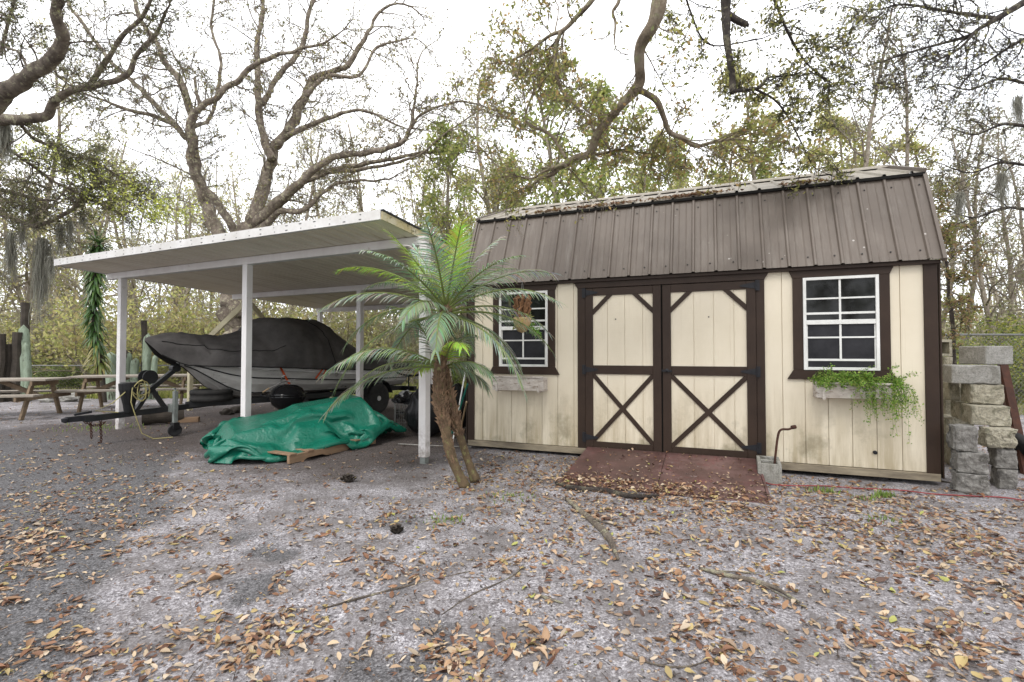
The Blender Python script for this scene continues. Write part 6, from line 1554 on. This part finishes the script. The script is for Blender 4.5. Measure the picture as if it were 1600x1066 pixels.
stick([(884, 780), (905, 800), (930, 822), (950, 845), (966, 878)], .024, 'thick mossy piece of fallen bark in front of the ramp', 'bark_piece', sub=1)
stick([(1092, 891), (1130, 900), (1175, 908), (1212, 920), (1250, 944)], .014, 'forked dead stick on the sand right of the centre', sub=2)
stick([(868, 757), (900, 764), (940, 768), (990, 780), (1030, 778)], .024, 'dark root running along the foot of the ramp', 'exposed_root', 'bark_dark', sub=1)
stick([(505, 952), (560, 936), (640, 915), (735, 894)], .006, 'long thin twig on the sand in the left foreground', sub=1)
stick([(832, 931), (855, 938), (880, 948)], .009, 'short brown twig in the middle foreground', sub=0)
stick([(690, 960), (740, 930), (800, 900), (830, 870)], .004, 'thin faint twig left of the short brown one', sub=0)
stick([(1300, 725), (1340, 738), (1400, 742)], .009, 'dark stick beside the shed base under the right window', sub=1)
stick([(1430, 738), (1470, 752), (1500, 757)], .008, 'dark stick between the shed corner and block stack', sub=0)
stick([(955, 1010), (990, 1035), (1060, 1045), (1120, 1030)], .004, 'hair-thin curved twig at the bottom centre', sub=1)
for px, py, r_, lb in ((620, 833, .036, 'dark pine cone lying on the open sand'), (544, 753, .042, 'dark clod of bark in front of the pallet')):
    p = G(px, py); o_ = thing('pine_cone' if px > 600 else 'bark_clod', lb, 'pine cone' if px > 600 else 'clod', p); mb = MB(); rr = random.Random(px)
    for k in range(90):
        z_ = rr.random(); a = k*2.4; rad = r_*math.sin(math.pi*(.12+.8*z_)); c_ = Vector((rad*math.cos(a)*(1 if px > 600 else 1.6), rad*math.sin(a), z_*r_*1.5)); d_ = Vector((math.cos(a), math.sin(a), .5))*r_*.4; s_ = Vector((-math.sin(a), math.cos(a), 0))*r_*.28
        mb.add([c_-s_, c_+s_, c_+d_+s_*.5, c_+d_-s_*.5, c_-Vector((0, 0, r_*.2))], [(0, 1, 2, 3), (0, 4, 1), (3, 2, 4)])
    mb.lathe([(0, 0), (r_*.7, r_*.2), (r_*.8, r_*.8), (r_*.3, r_*1.4), (0, r_*1.5)], 10); mb.build('scales', M['log'], o_)
# clods on the worn drive
for k in range(60):
    pass

# ------------------------------------------------------------------ light
w = bpy.data.worlds.new('World'); sc.world = w; w.use_nodes = True; t = w.node_tree; t.nodes.clear()
SE, SA = R(52), R(200)
sky = N(t, 'ShaderNodeTexSky'); sky.sky_type = 'NISHITA'; sky.sun_disc = False; sky.sun_elevation = SE; sky.sun_rotation = SA
tc = t.nodes.new('ShaderNodeTexCoord'); nz = noi(t, 2.0, 5, .55, tc.outputs['Generated'])
cl_ = ramp(t, nz, [(.3, (.80, .82, .86)), (.7, (1.0, 1.0, 1.0))])
sc_ = t.nodes.new('ShaderNodeVectorMath'); sc_.operation = 'SCALE'; sc_.inputs['Scale'].default_value = 16.5; t.links.new(cl_, sc_.inputs[0])
mx = mixc(t, .88, sky.outputs[0], sc_.outputs[0])
bg = t.nodes.new('ShaderNodeBackground'); bg.inputs[1].default_value = .15; t.links.new(mx, bg.inputs[0])
ow = t.nodes.new('ShaderNodeOutputWorld'); t.links.new(bg.outputs[0], ow.inputs[0])
sl = bpy.data.lights.new('sun', 'SUN'); sl.energy = 1.5; sl.angle = R(12); sl.color = (1, .96, .9)
so = bpy.data.objects.new('sun', sl); COL.objects.link(so)
# direction towards the sun matching the sky (rotation measured clockwise from +Y)
dv = Vector((math.sin(SA)*math.cos(SE), math.cos(SA)*math.cos(SE), math.sin(SE)))
so.rotation_euler = dv.to_track_quat('Z', 'Y').to_euler(); so.location = dv*30
sc.view_settings.view_transform = 'Standard'; sc.view_settings.look = 'None'; sc.view_settings.exposure = 0; sc.view_settings.gamma = 1
sc.render.engine = 'CYCLES'
sc.cycles.max_bounces = 8; sc.cycles.transparent_max_bounces = 6
sc.cycles.use_denoising = True
